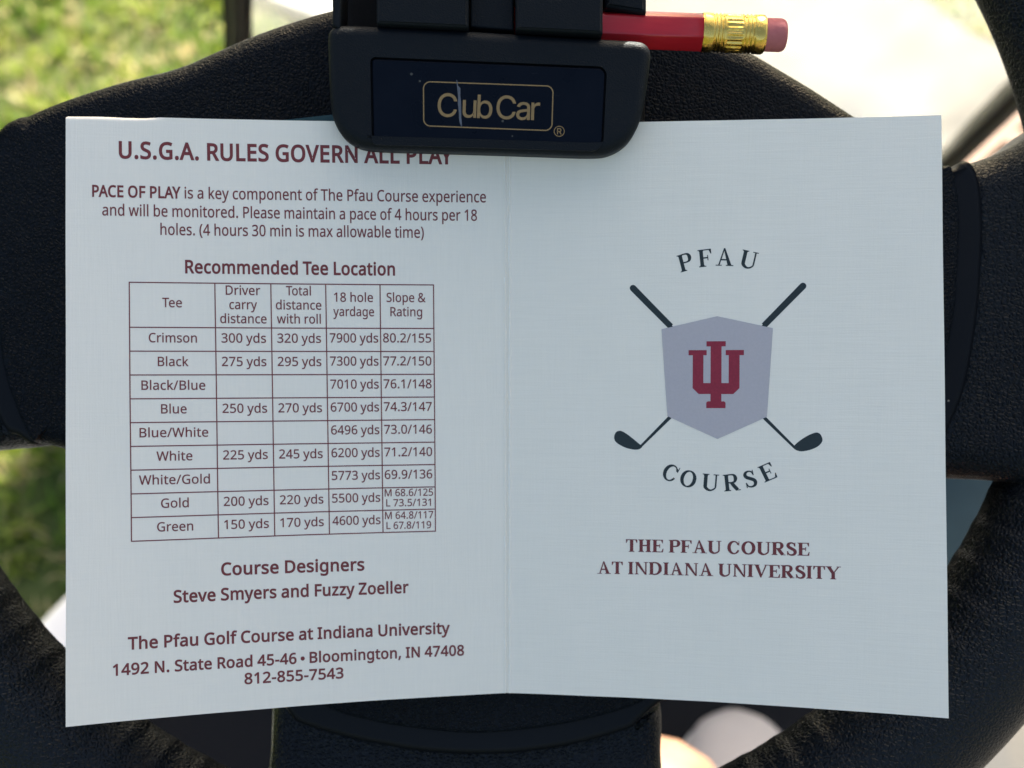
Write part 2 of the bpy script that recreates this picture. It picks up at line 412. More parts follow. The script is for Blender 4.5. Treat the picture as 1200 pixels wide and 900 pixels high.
load_glyphs('sans', """& 587 244,581 265,580 284,578 302,573 318,567 333,558 345,549 356,537 366,524 373,510 378,494 381,477 383,458 380,434 374,411 364,391 350,372 333,355 313,338 292,323 268,308 423,159 433,172 442,186 450,200 457,216 463,233 469,250 474,268 479,286 550,286 543,261 536,237 527,213 518,191 508,170 496,150 483,131 468,114 585,0 490,0 420,67 408,56 394,46 381,37 366,28 352,20 336,13 320,7 303,2 285,-3 265,-6 245,-7 223,-8 196,-7 171,-4 148,2 127,10 108,20 91,32 77,47 65,63 55,82 48,102 44,125 43,149 43,169 46,187 51,204 57,220 66,234 75,248 87,261 100,273 115,284 131,296 148,307 166,318 133,358 125,368 118,379 112,391 107,403 102,415 99,429 97,442 96,456 97,475 101,493 106,509 114,524 124,537 135,548 149,558 165,567 182,573 201,578 222,580|209,273 195,265 182,257 170,248 159,239 150,231 141,221 134,211 128,201 123,190 119,178 117,165 116,152 118,131 124,112 133,95 146,81 162,69 181,61 202,56 225,55 250,56 273,59 294,64 314,71 331,80 347,90 362,100 375,111|241,524 225,523 211,519 198,514 186,506 177,496 171,485 167,472 165,457 166,443 169,429 174,416 180,404 189,391 199,378 211,364 225,350 247,363 265,376 280,389 292,401 301,414 308,428 311,442 313,458 312,472 308,484 302,495 294,505 283,513 271,519 257,523;( 241 32,220 33,252 35,285 39,317 45,348 52,379 60,409 71,439 83,468 97,495 113,522 131,548 150,573 217,573 190,534 167,493 148,451 132,407 119,361 111,315 105,268 103,221 104,190 107,159 111,128 116,98 123,68 132,38 142,9 154,-20 167,-48 182,-75 198,-101 216,-127 150,-127 131,-103 113,-77 97,-51 83,-24 71,5 60,34 52,63 45,94 39,125 35,156 33,188;) 241 209,220 208,188 205,156 202,125 196,94 189,63 180,34 170,5 158,-24 144,-51 128,-77 110,-103 91,-127 25,-127 43,-101 59,-75 73,-48 87,-20 98,9 108,38 117,68 124,98 130,128 134,159 136,190 137,221 136,252 134,283 130,315 124,346 117,376 108,406 98,436 87,465 73,493 59,521 42,547 24,573 91,573 110,548 128,522 144,495 158,468 170,439 180,409 189,379 196,348 202,317 205,285 208,252;, 215 154,84 136,23 111,-42 85,-103 33,-103 49,-38 63,31 73,93 148,93;- 258 32,184 32,246 226,246 226,184;. 215 58,43 59,57 61,69 66,78 72,85 80,90 88,94 97,96 107,97 117,96 126,94 135,90 142,85 149,78 153,69 156,57 157,43 156,30 153,18 149,9 142,2 135,-4 126,-8 117,-10 107,-11 97,-10 88,-8 80,-4 72,2 66,9 61,18 59,30;/ 298 290,573 77,0 8,0 221,573;0 459 419,287 419,253 417,221 414,191 409,163 403,137 395,112 386,90 376,70 363,52 349,37 334,23 316,12 297,3 276,-3 253,-7 229,-8 198,-6 170,1 145,12 122,27 103,47 86,70 71,98 60,129 51,163 44,201 41,243 39,287 40,332 44,373 50,411 58,446 69,477 83,504 99,527 119,547 141,562 167,573 196,579 229,581 259,579 287,573 313,562 335,547 355,527 372,504 387,477 399,446 408,411 414,373 418,332|110,287 111,249 113,215 116,184 121,156 128,132 137,111 147,93 159,78 173,67 190,59 208,54 229,52 249,54 268,59 284,67 298,78 310,92 320,110 329,131 336,156 341,184 345,215 347,249 348,287 347,325 345,359 341,390 336,417 329,442 320,463 310,481 298,495 284,507 268,515 249,520 229,521 208,520 190,515 173,507 159,495 147,481 137,463 128,442 121,417 116,390 113,359 111,325;1 459 285,0 216,0 216,400 216,439 217,470 219,499 196,477 169,455 108,405 71,452 226,573 285,573;2 459 417,0 38,0 38,59 188,210 209,231 228,251 246,270 261,287 275,304 287,320 298,337 306,353 313,370 318,387 321,405 322,424 320,446 315,466 306,482 294,496 278,507 261,514 242,519 221,520 200,520 181,517 164,512 147,506 131,498 115,489 99,478 83,466 45,513 56,523 68,531 81,540 94,548 108,555 122,561 137,567 153,572 169,576 186,578 203,580 221,581 246,579 270,576 293,570 313,562 331,552 347,540 361,526 372,510 382,492 388,472 392,451 394,428 393,406 389,385 383,364 375,344 365,324 353,305 340,286 324,267 307,247 288,227 268,207 247,185 128,67 128,64 417,64;3 459 395,439 394,420 392,403 387,387 381,372 373,359 363,347 352,336 340,326 326,318 310,311 294,306 277,302 277,298 309,293 337,283 360,271 379,255 394,236 405,214 411,190 413,163 412,139 407,116 400,94 390,74 377,56 360,40 341,26 318,14 292,4 263,-3 230,-7 193,-8 171,-8 150,-6 130,-4 110,-1 91,3 72,8 54,15 36,23 36,89 54,81 74,73 93,67 114,61 135,57 155,54 175,52 194,51 230,53 260,59 285,68 305,81 320,98 331,117 337,139 339,164 338,182 335,197 329,211 320,223 310,233 297,242 282,249 265,255 246,260 226,263 203,265 179,265 123,265 123,326 180,326 202,326 223,329 242,333 259,339 274,347 286,356 298,366 307,377 314,390 319,404 322,418 323,434 321,454 316,471 307,486 295,498 280,508 262,516 242,520 219,521 204,521 190,520 176,518 164,515 117,498 75,473 39,521 55,533 73,544 93,554 115,563 139,571 163,576 190,579 218,581 260,578 296,571 327,558 352,540 371,519 384,495 393,468;4 459 443,130 359,130 359,0 291,0 291,130 17,130 17,190 286,576 359,576 359,193 443,193|291,374 291,412 293,444 294,474 295,500 292,500 276,468 257,438 86,193 291,193;5 459 221,351 249,350 275,346 300,340 322,331 343,320 361,307 376,291 389,274 400,254 407,232 412,209 413,183 411,154 407,128 399,103 387,81 373,60 356,43 336,28 314,15 289,5 261,-2 231,-7 199,-8 177,-8 156,-6 136,-4 116,0 97,4 80,10 65,16 51,23 51,90 66,81 82,74 101,68 121,62 141,58 161,55 181,53 200,52 220,53 239,55 257,60 274,65 289,73 302,82 313,93 323,106 331,121 336,137 340,156 341,176 339,202 332,225 321,245 306,262 287,275 262,284 232,290 197,292 146,288 99,280 64,302 86,573 373,573 373,508 146,508 132,342 169,348;6 459 44,245 45,269 46,294 48,318 51,342 55,366 60,389 67,412 75,433 84,454 95,474 107,492 121,510 137,525 155,539 174,551 196,562 220,570 246,576 275,579 306,581 344,579 377,573 377,513 344,520 308,523 281,522 257,518 235,512 216,504 198,494 183,483 169,469 158,454 148,437 139,419 132,400 127,380 122,359 119,337 116,314 115,291 119,291 126,300 133,309 141,318 150,326 160,333 170,339 182,345 194,350 208,353 223,356 238,358 255,358 279,357 302,353 323,347 342,338 360,327 375,313 389,297 400,279 409,258 416,236 420,211 421,184 420,156 415,129 408,104 399,82 386,61 372,44 355,28 336,15 314,5 291,-2 266,-7 239,-8 219,-7 199,-4 181,1 163,7 146,16 130,26 115,39 101,54 88,70 77,89 67,110 59,133 52,158 48,185 45,214|238,51 262,53 284,59 303,70 320,84 334,102 343,125 349,153 351,184 350,210 344,233 336,254 324,271 308,285 289,295 267,301 241,303 222,302 205,299 189,294 175,287 162,279 150,270 140,259 131,248 124,236 119,223 116,211 115,198 116,185 117,172 120,159 123,146 127,133 133,121 139,110 146,99 155,88 164,79 174,71 185,64 197,59 210,55 223,52;7 459 109,0 344,508 35,508 35,573 419,573 419,518 187,0;8 459 229,581 253,580 276,577 298,572 318,565 336,556 352,546 366,533 378,519 388,503 395,485 399,465 400,443 399,427 396,411 392,397 385,383 377,371 368,359 357,348 346,338 333,328 320,319 306,311 291,303 308,294 325,285 340,275 355,265 369,254 381,242 392,229 401,216 409,201 414,185 418,167 419,148 417,125 413,104 406,84 395,65 383,49 367,34 350,22 330,11 308,3 284,-3 258,-7 231,-8 201,-7 174,-3 149,2 126,10 106,21 89,33 74,47 61,63 52,81 45,101 41,122 39,146 40,165 43,183 49,199 56,214 65,228 75,241 86,253 99,264 113,274 128,283 143,291 158,299 144,307 131,316 119,326 107,336 96,346 87,358 78,370 71,383 65,396 61,411 59,427 58,444 59,465 63,485 70,503 80,518 92,533 107,545 123,556 141,565 161,572 182,577 205,580|108,145 110,125 116,107 125,90 138,76 155,64 176,55 200,50 229,48 257,50 281,55 302,64 319,76 332,91 342,108 348,127 350,148 349,161 346,174 341,186 335,197 327,207 317,217 306,226 293,235 279,243 264,251 247,258 229,265 217,270 200,262 184,254 170,246 157,237 146,228 136,219 128,208 121,197 115,186 111,173 109,160|228,524 207,522 188,518 170,512 155,502 143,491 134,476 128,460 127,441 128,427 130,414 135,402 141,391 148,382 157,373 167,365 179,357 232,330 282,357 292,364 302,373 310,382 317,392 323,402 327,414 330,427 330,441 329,460 323,476 315,491 302,502 287,512 270,518 250,522;9 459 417,328 417,304 415,279 413,255 410,231 406,207 401,183 394,161 387,139 377,118 366,99 354,80 340,63 324,47 306,33 286,21 265,11 241,3 214,-3 185,-7 154,-8 117,-6 82,0 82,60 115,53 152,50 179,51 204,54 226,60 245,68 262,78 278,90 291,103 303,118 313,135 322,153 329,172 334,192 339,213 342,235 344,258 346,281 341,281 334,272 327,263 319,255 310,247 301,240 290,233 278,228 266,223 252,219 237,216 222,215 204,214 181,215 158,219 138,226 118,235 101,246 85,260 72,275 61,294 52,314 45,336 41,361 40,387 42,416 46,443 53,468 63,491 76,511 90,529 107,544 127,557 148,568 171,575 196,579 223,581 243,580 262,577 281,572 299,565 316,556 332,545 347,533 361,518 373,501 384,483 394,462 402,439 409,415 413,388 416,359|223,521 199,519 178,513 159,503 142,488 128,470 118,447 112,420 110,388 112,362 117,339 125,318 137,301 152,287 171,277 193,271 220,269 238,270 256,273 272,278 286,285 300,293 311,303 321,313 330,325 337,337 342,349 345,362 346,374 345,387 344,400 341,413 338,426 334,439 328,451 322,463 315,474 307,484 298,493 288,501 277,508 265,514 252,518 238,520;A 512 437,0 368,177 141,177 73,0 0,0 224,575 289,575 512,0|282,415 274,438 263,473 255,500 247,468 238,438 230,415 165,241 346,241;B 521 241,573 292,571 336,565 373,555 404,541 428,522 445,497 455,467 459,431 458,414 456,399 452,384 446,371 439,358 431,347 421,337 409,328 396,320 382,313 367,308 350,304 350,300 367,297 384,292 400,286 415,279 429,271 441,261 452,249 461,236 468,221 474,203 477,184 478,163 476,138 472,115 464,93 454,74 441,57 425,42 406,29 385,19 362,11 337,5 309,1 279,0 78,0 78,573|256,329 290,330 318,335 340,342 357,352 369,366 377,382 382,401 384,423 382,445 376,463 365,478 351,490 332,499 308,506 279,510 245,511 150,511 150,329|150,269 150,61 265,61 301,63 330,68 354,78 371,91 384,107 394,125 399,145 401,168 400,183 398,197 394,210 388,221 380,232 370,241 358,249 344,256 327,262 307,266 285,268 260,269;C 507 323,517 301,516 280,513 260,508 241,502 223,493 206,482 192,470 178,456 166,440 155,423 146,404 139,383 133,361 129,337 126,312 125,286 126,252 131,220 138,191 147,164 160,139 175,117 192,99 213,83 236,71 262,62 291,57 322,55 341,56 359,57 377,59 394,62 460,78 460,15 443,10 427,5 410,1 393,-2 375,-5 356,-7 335,-8 312,-8 270,-6 232,1 197,12 166,28 139,48 115,72 95,99 78,131 65,165 56,203 51,244 49,287 50,319 53,349 59,378 67,406 77,432 89,456 103,478 120,499 138,517 159,534 181,548 206,559 233,569 261,575 292,579 324,581 346,580 367,578 388,576 409,572 429,567 448,561 465,554 482,547 453,486 394,508 378,512 360,515 342,517;D 585 536,292 534,246 528,203 516,165 501,131 481,100 457,74 430,51 399,33 364,18 325,8 283,2 237,0 78,0 78,573 254,573 296,571 335,565 371,555 404,540 434,523 460,501 483,475 502,446 517,413 528,377 534,336|460,289 459,326 454,359 446,388 435,415 421,437 404,457 384,474 361,487 336,498 308,505 277,509 244,511 150,511 150,62 228,62 282,65 329,76 369,94 402,119 428,151 446,190 457,236;E 446 398,0 78,0 78,573 398,573 398,509 150,509 150,330 383,330 383,268 150,268 150,63 398,63;F 416 150,0 78,0 78,573 398,573 398,509 150,509 150,306 383,306 383,243 150,243;G 584 326,302 524,302 524,22 501,15 478,8 454,3 431,-1 406,-4 380,-6 352,-8 323,-8 280,-6 241,1 205,12 173,28 145,47 120,71 98,98 81,130 67,164 57,202 51,243 49,286 51,330 58,370 69,407 84,442 104,473 127,500 154,524 186,544 220,560 259,571 300,578 346,581 369,580 392,578 415,576 437,572 458,567 478,561 498,554 516,547 489,484 473,491 457,497 439,503 421,508 401,512 382,515 362,517 342,517 309,515 278,510 250,501 225,489 202,474 181,455 164,434 150,409 139,382 131,353 126,321 124,286 126,253 130,222 137,193 146,166 159,141 175,119 194,100 216,84 241,71 270,62 303,56 340,55 358,55 375,56 390,57 404,59 452,68 452,238 326,238;I 272 239,0 32,0 32,42 99,57 99,515 32,531 32,573 239,573 239,531 172,515 172,57 239,42;L 420 78,0 78,573 150,573 150,64 400,64 400,0;M 727 330,0 142,502 139,502 142,461 144,407 144,347 144,0 78,0 78,573 184,573 361,103 364,103 544,573 650,573 650,0 578,0 578,352 579,408 581,460 584,501 581,501 390,0;N 609 532,0 447,0 141,476 138,476 141,432 143,378 144,320 144,0 78,0 78,573 161,573 467,99 470,99 468,137 466,193 464,249 464,573 532,573;O 626 577,287 576,255 573,224 568,194 561,166 551,140 540,116 526,94 510,73 493,54 473,38 451,24 428,13 402,4 375,-3 345,-7 314,-8 281,-7 251,-3 222,4 196,13 173,25 151,39 131,55 114,73 98,94 85,116 74,141 65,167 58,195 53,224 50,255 49,288 51,331 56,370 65,408 78,442 94,473 114,500 138,524 166,545 197,561 232,572 271,579 314,581 356,579 393,572 428,561 459,545 486,525 510,501 530,473 547,442 560,408 570,370 576,330|125,287 126,252 130,220 136,190 145,163 157,138 171,117 188,98 207,83 230,70 255,62 283,56 314,55 345,56 373,62 398,70 420,83 439,98 456,117 470,138 481,163 490,190 496,220 500,252 501,287 498,338 490,384 476,423 456,457 431,484 398,503 360,514 314,518 283,516 255,511 230,502 207,490 188,475 171,457 157,435 145,411 136,384 130,354 126,322;P 485 229,573 282,570 326,562 363,548 393,528 415,504 431,475 441,442 444,404 444,387 441,370 438,353 433,336 426,321 417,306 407,292 395,278 380,266 364,255 345,246 324,238 301,231 275,227 247,224 216,223 150,223 150,0 78,0 78,573|223,511 150,511 150,285 208,285 234,285 258,288 279,291 298,296 315,303 330,311 342,322 352,334 360,347 365,363 369,381 370,401 367,427 361,449 350,468 334,484 314,495 289,504 258,509;R 499 236,573 270,571 301,568 329,562 353,555 375,544 393,532 409,517 422,500 432,481 439,460 443,436 444,410 443,388 440,368 435,350 427,334 418,319 408,306 397,295 385,285 371,277 358,269 344,262 330,257 487,0 403,0 264,237 150,237 150,0 78,0 78,573|232,510 150,510 150,298 236,298 268,299 296,304 319,313 338,325 352,341 362,359 368,381 370,407 369,424 366,440 361,455 355,467 346,477 336,486 324,494 310,500 293,504 275,507 254,509;S 440 403,153 401,128 396,106 389,85 378,66 364,49 348,35 328,22 307,11 283,3 257,-3 228,-7 198,-8 137,-5 83,4 41,19 41,88 56,82 73,76 92,70 113,65 134,60 156,57 179,55 201,55 222,55 240,57 257,61 273,66 286,72 298,79 308,88 316,98 322,109 327,120 329,133 330,147 330,160 327,173 324,184 318,194 311,204 302,213 291,221 277,230 261,238 242,247 220,255 196,265 178,272 161,279 146,286 131,294 118,302 106,311 95,320 85,330 76,340 69,351 63,363 57,375 53,389 50,403 49,418 48,435 50,457 54,477 61,496 71,513 84,528 99,542 116,553 136,563 157,571 180,576 205,579 231,581 254,580 276,578 297,576 318,572 337,567 355,562 372,555 389,549 366,487 351,493 336,499 319,504 302,508 284,512 266,515 248,517 229,517 212,517 196,515 182,511 169,507 158,501 148,494 140,486 133,478 128,468 124,457 122,446 121,434 122,420 124,407 128,396 133,386 140,376 149,367 160,359 172,351 187,343 204,335 224,327 246,318 270,309 293,299 313,289 332,279 348,268 362,255 374,242 385,228 392,212 398,194 401,175;T 446 259,0 187,0 187,509 8,509 8,573 437,573 437,509 259,509;U 586 513,202 512,173 507,146 500,120 489,95 476,72 459,52 439,35 416,20 389,8 360,-1 327,-6 290,-8 240,-4 196,7 159,25 128,50 104,82 86,118 76,158 72,204 72,573 144,573 144,201 147,168 154,139 165,114 182,93 203,76 228,64 259,57 294,55 319,56 342,59 361,65 379,73 394,84 407,96 418,110 427,126 433,143 438,161 441,181 442,202 442,573 513,573;V 481 481,573 277,0 204,0 0,573 75,573 204,205 220,160 231,119 241,80 250,119 262,161 277,207 405,573;W 746 735,573 583,0 510,0 399,375 389,410 380,443 373,471 370,488 367,471 361,443 352,409 342,373 234,0 161,0 10,573 85,573 174,223 183,186 190,151 196,118 201,87 206,119 213,154 222,191 232,227 333,573 407,573 512,225 523,187 532,151 538,117 544,87 550,129 560,175 572,224 660,573;Y 454 227,291 376,573 454,573 263,222 263,0 191,0 191,219 0,573 79,573;Z 459 427,0 30,0 30,55 332,508 40,508 40,573 419,573 419,518 118,64 427,64;a 450 231,437 268,435 299,428 326,418 347,403 364,383 376,358 383,328 385,293 385,0 334,0 320,61 317,61 307,50 298,40 288,30 279,22 268,15 258,9 246,3 234,-1 220,-4 206,-6 190,-8 172,-8 154,-7 136,-5 119,0 103,6 88,13 75,23 64,34 55,48 47,63 41,80 38,99 37,119 40,150 50,176 65,199 87,219 116,234 152,245 194,253 243,257 316,259 316,285 315,309 310,330 303,347 293,359 280,368 265,375 247,379 227,380 210,379 194,378 178,374 163,370 106,347 84,400 99,408 115,414 132,421 151,426 170,431 190,434 210,436|252,208 215,205 184,200 159,192 141,182 127,170 118,155 112,138 110,119 111,102 115,87 122,75 132,66 144,58 157,53 172,50 188,49 215,51 238,56 260,66 279,79 295,96 306,117 313,142 315,172 315,210;b 493 139,461 138,410 135,373 139,373 149,386 161,398 174,409 189,419 206,427 226,432 248,436 272,437 310,434 344,423 374,406 401,381 422,350 437,312 446,267 449,215 448,180 444,147 437,118 427,91 415,68 400,48 384,31 365,17 344,6 322,-2 298,-6 272,-8 248,-7 226,-3 206,2 189,10 174,20 161,31 149,42 139,55 133,55 119,0 68,0 68,609 139,609|260,379 238,377 219,374 202,369 188,361 175,351 165,339 157,325 150,308 145,289 142,268 139,244 139,217 139,214 140,177 145,144 153,116 165,93 181,74 202,61 229,53 261,51 288,53 312,61 332,74 348,93 360,117 369,145 374,178 376,216 374,254 369,287 360,315 348,338 331,356 311,368 288,376;c 385 241,-8 213,-7 187,-2 162,5 139,15 118,28 99,45 83,65 69,87 58,114 50,143 46,176 44,213 46,250 51,284 59,315 71,342 85,365 102,385 121,401 142,415 166,425 191,432 217,436 245,438 262,437 278,436 293,434 309,431 323,427 336,424 348,419 358,415 337,356 292,370 244,376 223,375 204,371 187,366 172,358 159,347 148,335 138,320 131,303 125,284 120,263 118,239 117,213 118,189 120,166 125,145 131,126 138,109 148,94 159,82 172,71 186,63 202,58 220,54 240,53 257,53 273,55 288,57 302,60 351,78 351,15 340,10 328,5 316,1 304,-2 290,-5 275,-7 258,-8;d 493 221,-8 182,-5 148,6 118,23 92,48 71,79 56,117 47,162 44,214 47,266 56,311 71,350 93,381 119,406 149,424 183,434 221,438 238,437 253,436 267,433 280,429 292,425 303,420 314,413 323,407 354,374 359,374 356,405 354,438 354,609 425,609 425,0 368,0 358,58 354,58 323,24 314,17 303,11 292,6 279,1 266,-3 252,-6 237,-7|232,51 263,53 290,60 311,71 328,88 340,109 348,135 354,165 355,200 355,213 354,251 349,284 340,313 329,336 313,355 291,369 264,377 231,379 204,376 181,368 162,354 146,334 133,309 124,281 119,249 117,213 119,176 124,144 133,116 146,93 162,74 181,61 205,53;e 452 234,438 261,436 286,432 308,424 329,414 348,401 364,385 378,367 390,346 399,323 406,299 410,272 411,244 411,201 117,201 120,167 127,137 139,111 154,90 174,74 197,62 224,55 254,52 274,53 293,54 310,56 327,60 343,64 359,69 375,75 392,82 392,20 376,13 359,8 343,3 327,-1 310,-4 292,-6 272,-8 251,-8 221,-6 194,-2 167,6 143,17 121,31 101,48 85,68 70,91 59,117 51,146 46,177 44,212 46,246 50,277 57,306 68,333 81,357 96,378 114,395 134,411 157,423 181,431 207,436|233,380 209,378 188,372 170,362 154,348 140,330 130,309 123,285 119,257 338,257 337,275 335,292 331,307 326,322 320,334 312,346 303,356 292,364 280,371 266,376 251,379;f 276 266,375 158,375 158,0 87,0 87,375 12,375 12,408 87,432 87,457 88,483 92,507 97,528 104,547 113,563 124,577 137,588 152,597 168,604 186,609 206,612 227,613 274,609 310,599 292,544 262,552 228,556 211,554 197,550 185,542 175,532 168,519 162,502 159,481 158,458 158,430 266,430;g 493 221,438 241,437 261,434 280,429 297,422 314,413 329,402 343,388 355,373 359,373 369,430 425,430 425,-7 424,-36 420,-63 413,-88 404,-109 392,-129 378,-146 361,-160 341,-172 318,-181 293,-187 264,-191 233,-192 210,-192 188,-191 167,-189 147,-186 128,-182 110,-177 94,-172 78,-165 78,-100 94,-108 111,-114 129,-120 149,-125 170,-129 191,-132 214,-133 237,-134 263,-132 286,-126 306,-116 324,-101 337,-84 347,-63 353,-39 355,-13 355,4 356,32 358,57 354,57 343,42 329,28 315,17 299,8 281,1 263,-4 243,-7 221,-8 182,-4 147,7 117,25 91,51 70,83 56,121 47,164 44,214 47,263 56,306 70,344 91,377 117,404 147,423 181,434|230,379 213,377 197,374 182,368 169,359 157,349 147,336 138,320 130,303 125,284 120,262 118,239 117,213 119,176 124,143 134,115 146,92 163,73 182,60 205,52 232,50 248,50 262,52 276,54 288,58 299,63 309,69 318,76 326,85 334,94 340,105 345,117 349,131 352,145 354,161 356,179 356,197 356,214 355,242 353,267 349,289 343,309 335,326 326,340 315,352 302,362 287,369 270,374 251,377;h 496 139,431 138,399 135,370 140,370 147,381 155,391 164,400 174,407 185,414 196,420 208,425 221,429 233,433 247,435 260,437 273,437 298,436 321,433 342,428 360,421 377,411 391,400 403,386 413,370 421,351 426,330 430,306 431,280 431,0 361,0 361,275 359,299 355,321 348,338 338,353 324,364 308,372 288,377 265,379 242,377 222,374 204,368 189,360 177,350 166,338 157,324 150,308 145,289 142,269 139,246 139,222 139,0 68,0 68,609 139,609;i 207 139,430 139,0 68,0 68,430|104,591 112,590 119,588 126,585 133,580 138,574 142,566 144,557 145,546 144,536 142,526 138,519 133,512 126,508 119,504 112,502 104,501 96,502 88,504 81,508 75,512 69,519 66,526 63,536 63,546 63,557 66,566 69,574 75,580 81,585 88,588 96,590;k 428 138,291 137,257 135,221 138,221 152,240 172,264 189,285 326,430 409,430 235,246 421,0 336,0 187,200 138,158 138,0 68,0 68,609 138,609;l 207 139,0 68,0 68,609 139,609;m 750 540,438 574,436 603,429 628,417 649,401 665,379 676,352 683,319 685,280 685,0 615,0 615,277 614,300 610,321 603,338 594,353 582,364 567,372 549,377 528,379 499,376 474,369 454,358 438,342 426,322 418,298 413,270 411,237 411,0 342,0 342,277 341,293 339,308 336,321 332,333 327,344 320,353 312,361 303,367 293,372 281,376 268,378 253,379 233,377 215,374 199,368 185,360 174,350 164,338 156,324 150,308 145,290 141,269 139,247 139,223 139,0 68,0 68,430 125,430 136,371 140,371 147,382 155,392 163,401 173,409 183,416 194,422 205,427 217,431 229,434 241,436 254,437 266,438 290,437 312,433 332,428 349,420 365,410 378,398 389,383 398,366 402,366 414,383 427,398 443,410 461,420 480,428 499,433 519,437;n 496 275,438 311,436 343,429 369,417 391,401 409,379 421,352 428,319 431,280 431,0 361,0 361,275 359,299 355,321 348,338 338,353 324,364 308,372 288,377 265,379 232,376 204,368 182,356 166,338 154,316 146,289 140,258 139,223 139,0 68,0 68,430 125,430 136,371 140,371 147,382 156,392 165,401 175,409 186,416 198,422 210,427 222,431 235,434 248,436 262,437;o 485 442,216 441,190 438,165 434,142 428,121 420,101 411,82 400,66 388,51 374,37 359,25 342,15 324,7 305,0 285,-4 264,-7 241,-8 221,-7 200,-4 181,0 163,7 145,15 129,25 114,37 100,51 88,66 77,82 67,101 59,121 52,142 48,165 45,190 44,216 46,250 50,282 58,310 68,336 81,360 97,380 116,397 137,412 161,423 186,431 214,436 244,438 272,436 299,431 324,423 347,412 368,397 387,380 403,360 417,336 428,310 436,282 440,250|117,216 118,191 120,169 125,147 130,128 138,110 147,95 159,82 172,71 187,62 203,56 222,52 243,51 264,52 282,56 299,62 314,71 327,82 339,95 348,110 356,128 361,147 366,169 368,191 369,216 368,240 365,263 361,284 355,303 348,320 338,335 327,348 314,359 299,367 282,374 263,377 242,379 212,376 185,368 164,354 147,335 134,311 124,284 119,252;p 493 273,438 310,434 344,424 374,407 401,383 422,351 437,313 446,268 449,216 448,181 444,148 437,119 427,93 415,69 401,49 384,31 365,17 345,6 322,-2 298,-6 272,-8 256,-7 241,-6 227,-3 213,1 201,6 190,11 179,17 170,24 139,55 134,55 137,20 139,-16 139,-192 68,-192 68,430 126,430 136,371 139,371 170,405 179,412 189,419 201,424 213,429 226,433 240,436 256,437|260,379 239,377 221,374 204,369 190,362 178,353 167,342 158,328 152,313 146,295 142,275 140,254 139,229 139,216 139,190 142,167 145,145 150,126 157,109 165,93 176,80 188,70 203,61 220,55 239,52 261,51 280,52 297,56 312,63 326,72 338,84 348,98 357,113 364,131 369,150 373,171 375,193 376,217 374,252 369,283 360,310 348,334 331,354 311,367 288,376;r 331 269,438 295,437 319,433 310,368 287,372 264,374 252,373 240,371 228,368 217,363 206,358 195,351 186,343 176,334 168,324 161,313 154,301 149,289 144,275 141,261 139,245 139,229 139,0 68,0 68,430 126,430 134,351 137,351 144,363 152,374 161,385 170,395 180,404 191,413 202,420 214,426 227,431 240,435 254,437;s 384 348,119 347,99 343,80 336,64 327,49 316,36 302,24 286,14 268,6 248,0 226,-4 202,-7 176,-8 155,-8 135,-6 116,-4 99,-1 83,3 68,8 55,13 42,19 42,83 55,77 70,71 86,65 104,60 122,55 141,52 159,50 178,49 203,50 224,53 242,59 256,66 266,76 274,86 278,99 280,112 271,141 266,148 259,154 250,160 239,167 227,173 212,180 194,188 174,196 154,204 135,212 118,220 103,228 89,236 76,245 66,255 57,266 50,278 45,292 42,307 41,324 44,350 52,372 66,392 85,408 109,421 137,430 168,436 202,438 221,437 240,436 258,434 275,430 292,426 308,421 324,415 339,409 315,353 258,372 243,376 228,378 213,380 197,380 177,379 159,377 144,372 131,366 121,358 114,350 110,339 108,328 109,319 111,312 114,304 119,298 125,292 133,286 142,280 154,274 219,246 239,239 257,231 274,223 289,215 302,206 314,197 324,187 333,176 339,164 344,150 347,135;t 289 212,50 245,53 272,59 272,5 240,-4 200,-8 183,-7 167,-5 152,-1 138,4 124,11 112,20 101,31 91,44 84,60 78,79 75,100 74,125 74,375 13,375 13,409 75,437 103,528 144,528 144,430 269,430 269,375 144,375 144,127 146,108 149,93 155,79 163,69 173,60 185,54 198,51;u 496 427,430 427,0 370,0 359,57 356,57 349,46 340,36 331,28 321,20 310,13 298,8 286,3 273,-1 260,-4 247,-6 234,-8 220,-8 195,-7 173,-4 152,1 134,8 117,18 103,29 91,43 81,59 73,78 68,99 64,122 63,148 63,430 135,430 135,153 136,129 141,108 148,91 158,76 171,65 188,57 207,52 230,51 253,52 273,55 291,61 306,69 319,79 330,91 338,105 345,121 350,140 354,160 356,182 357,206 357,430;v 407 163,0 0,430 75,430 167,176 180,137 193,96 201,63 204,63 214,96 227,138 241,176 332,430 407,430 244,0;w 630 346,243 336,276 328,308 321,335 316,357 313,357 308,335 302,307 294,275 284,242 207,1 127,1 9,431 82,431 141,201 153,154 163,109 169,73 172,73 178,97 185,128 193,160 201,188 277,431 354,431 428,188 440,149 451,109 457,74 460,74 466,108 477,153 489,201 549,431 621,431 502,1 419,1;x 424 170,220 22,430 102,430 213,268 322,430 402,430 253,220 410,0 330,0 213,172 94,0 14,0;y 409 1,430 76,430 169,185 184,144 196,105 205,68 209,68 224,121 245,186 333,430 409,430 224,-59 216,-79 207,-97 198,-114 188,-130 177,-144 165,-156 152,-167 138,-176 123,-183 106,-188 87,-191 67,-192 34,-190 9,-186 9,-130 30,-133 56,-135 68,-134 79,-132 90,-130 99,-126 108,-120 116,-114 123,-107 130,-99 152,-59 174,-2;z 377 346,0 31,0 31,47 262,375 45,375 45,430 340,430 340,377 112,55 346,55""")
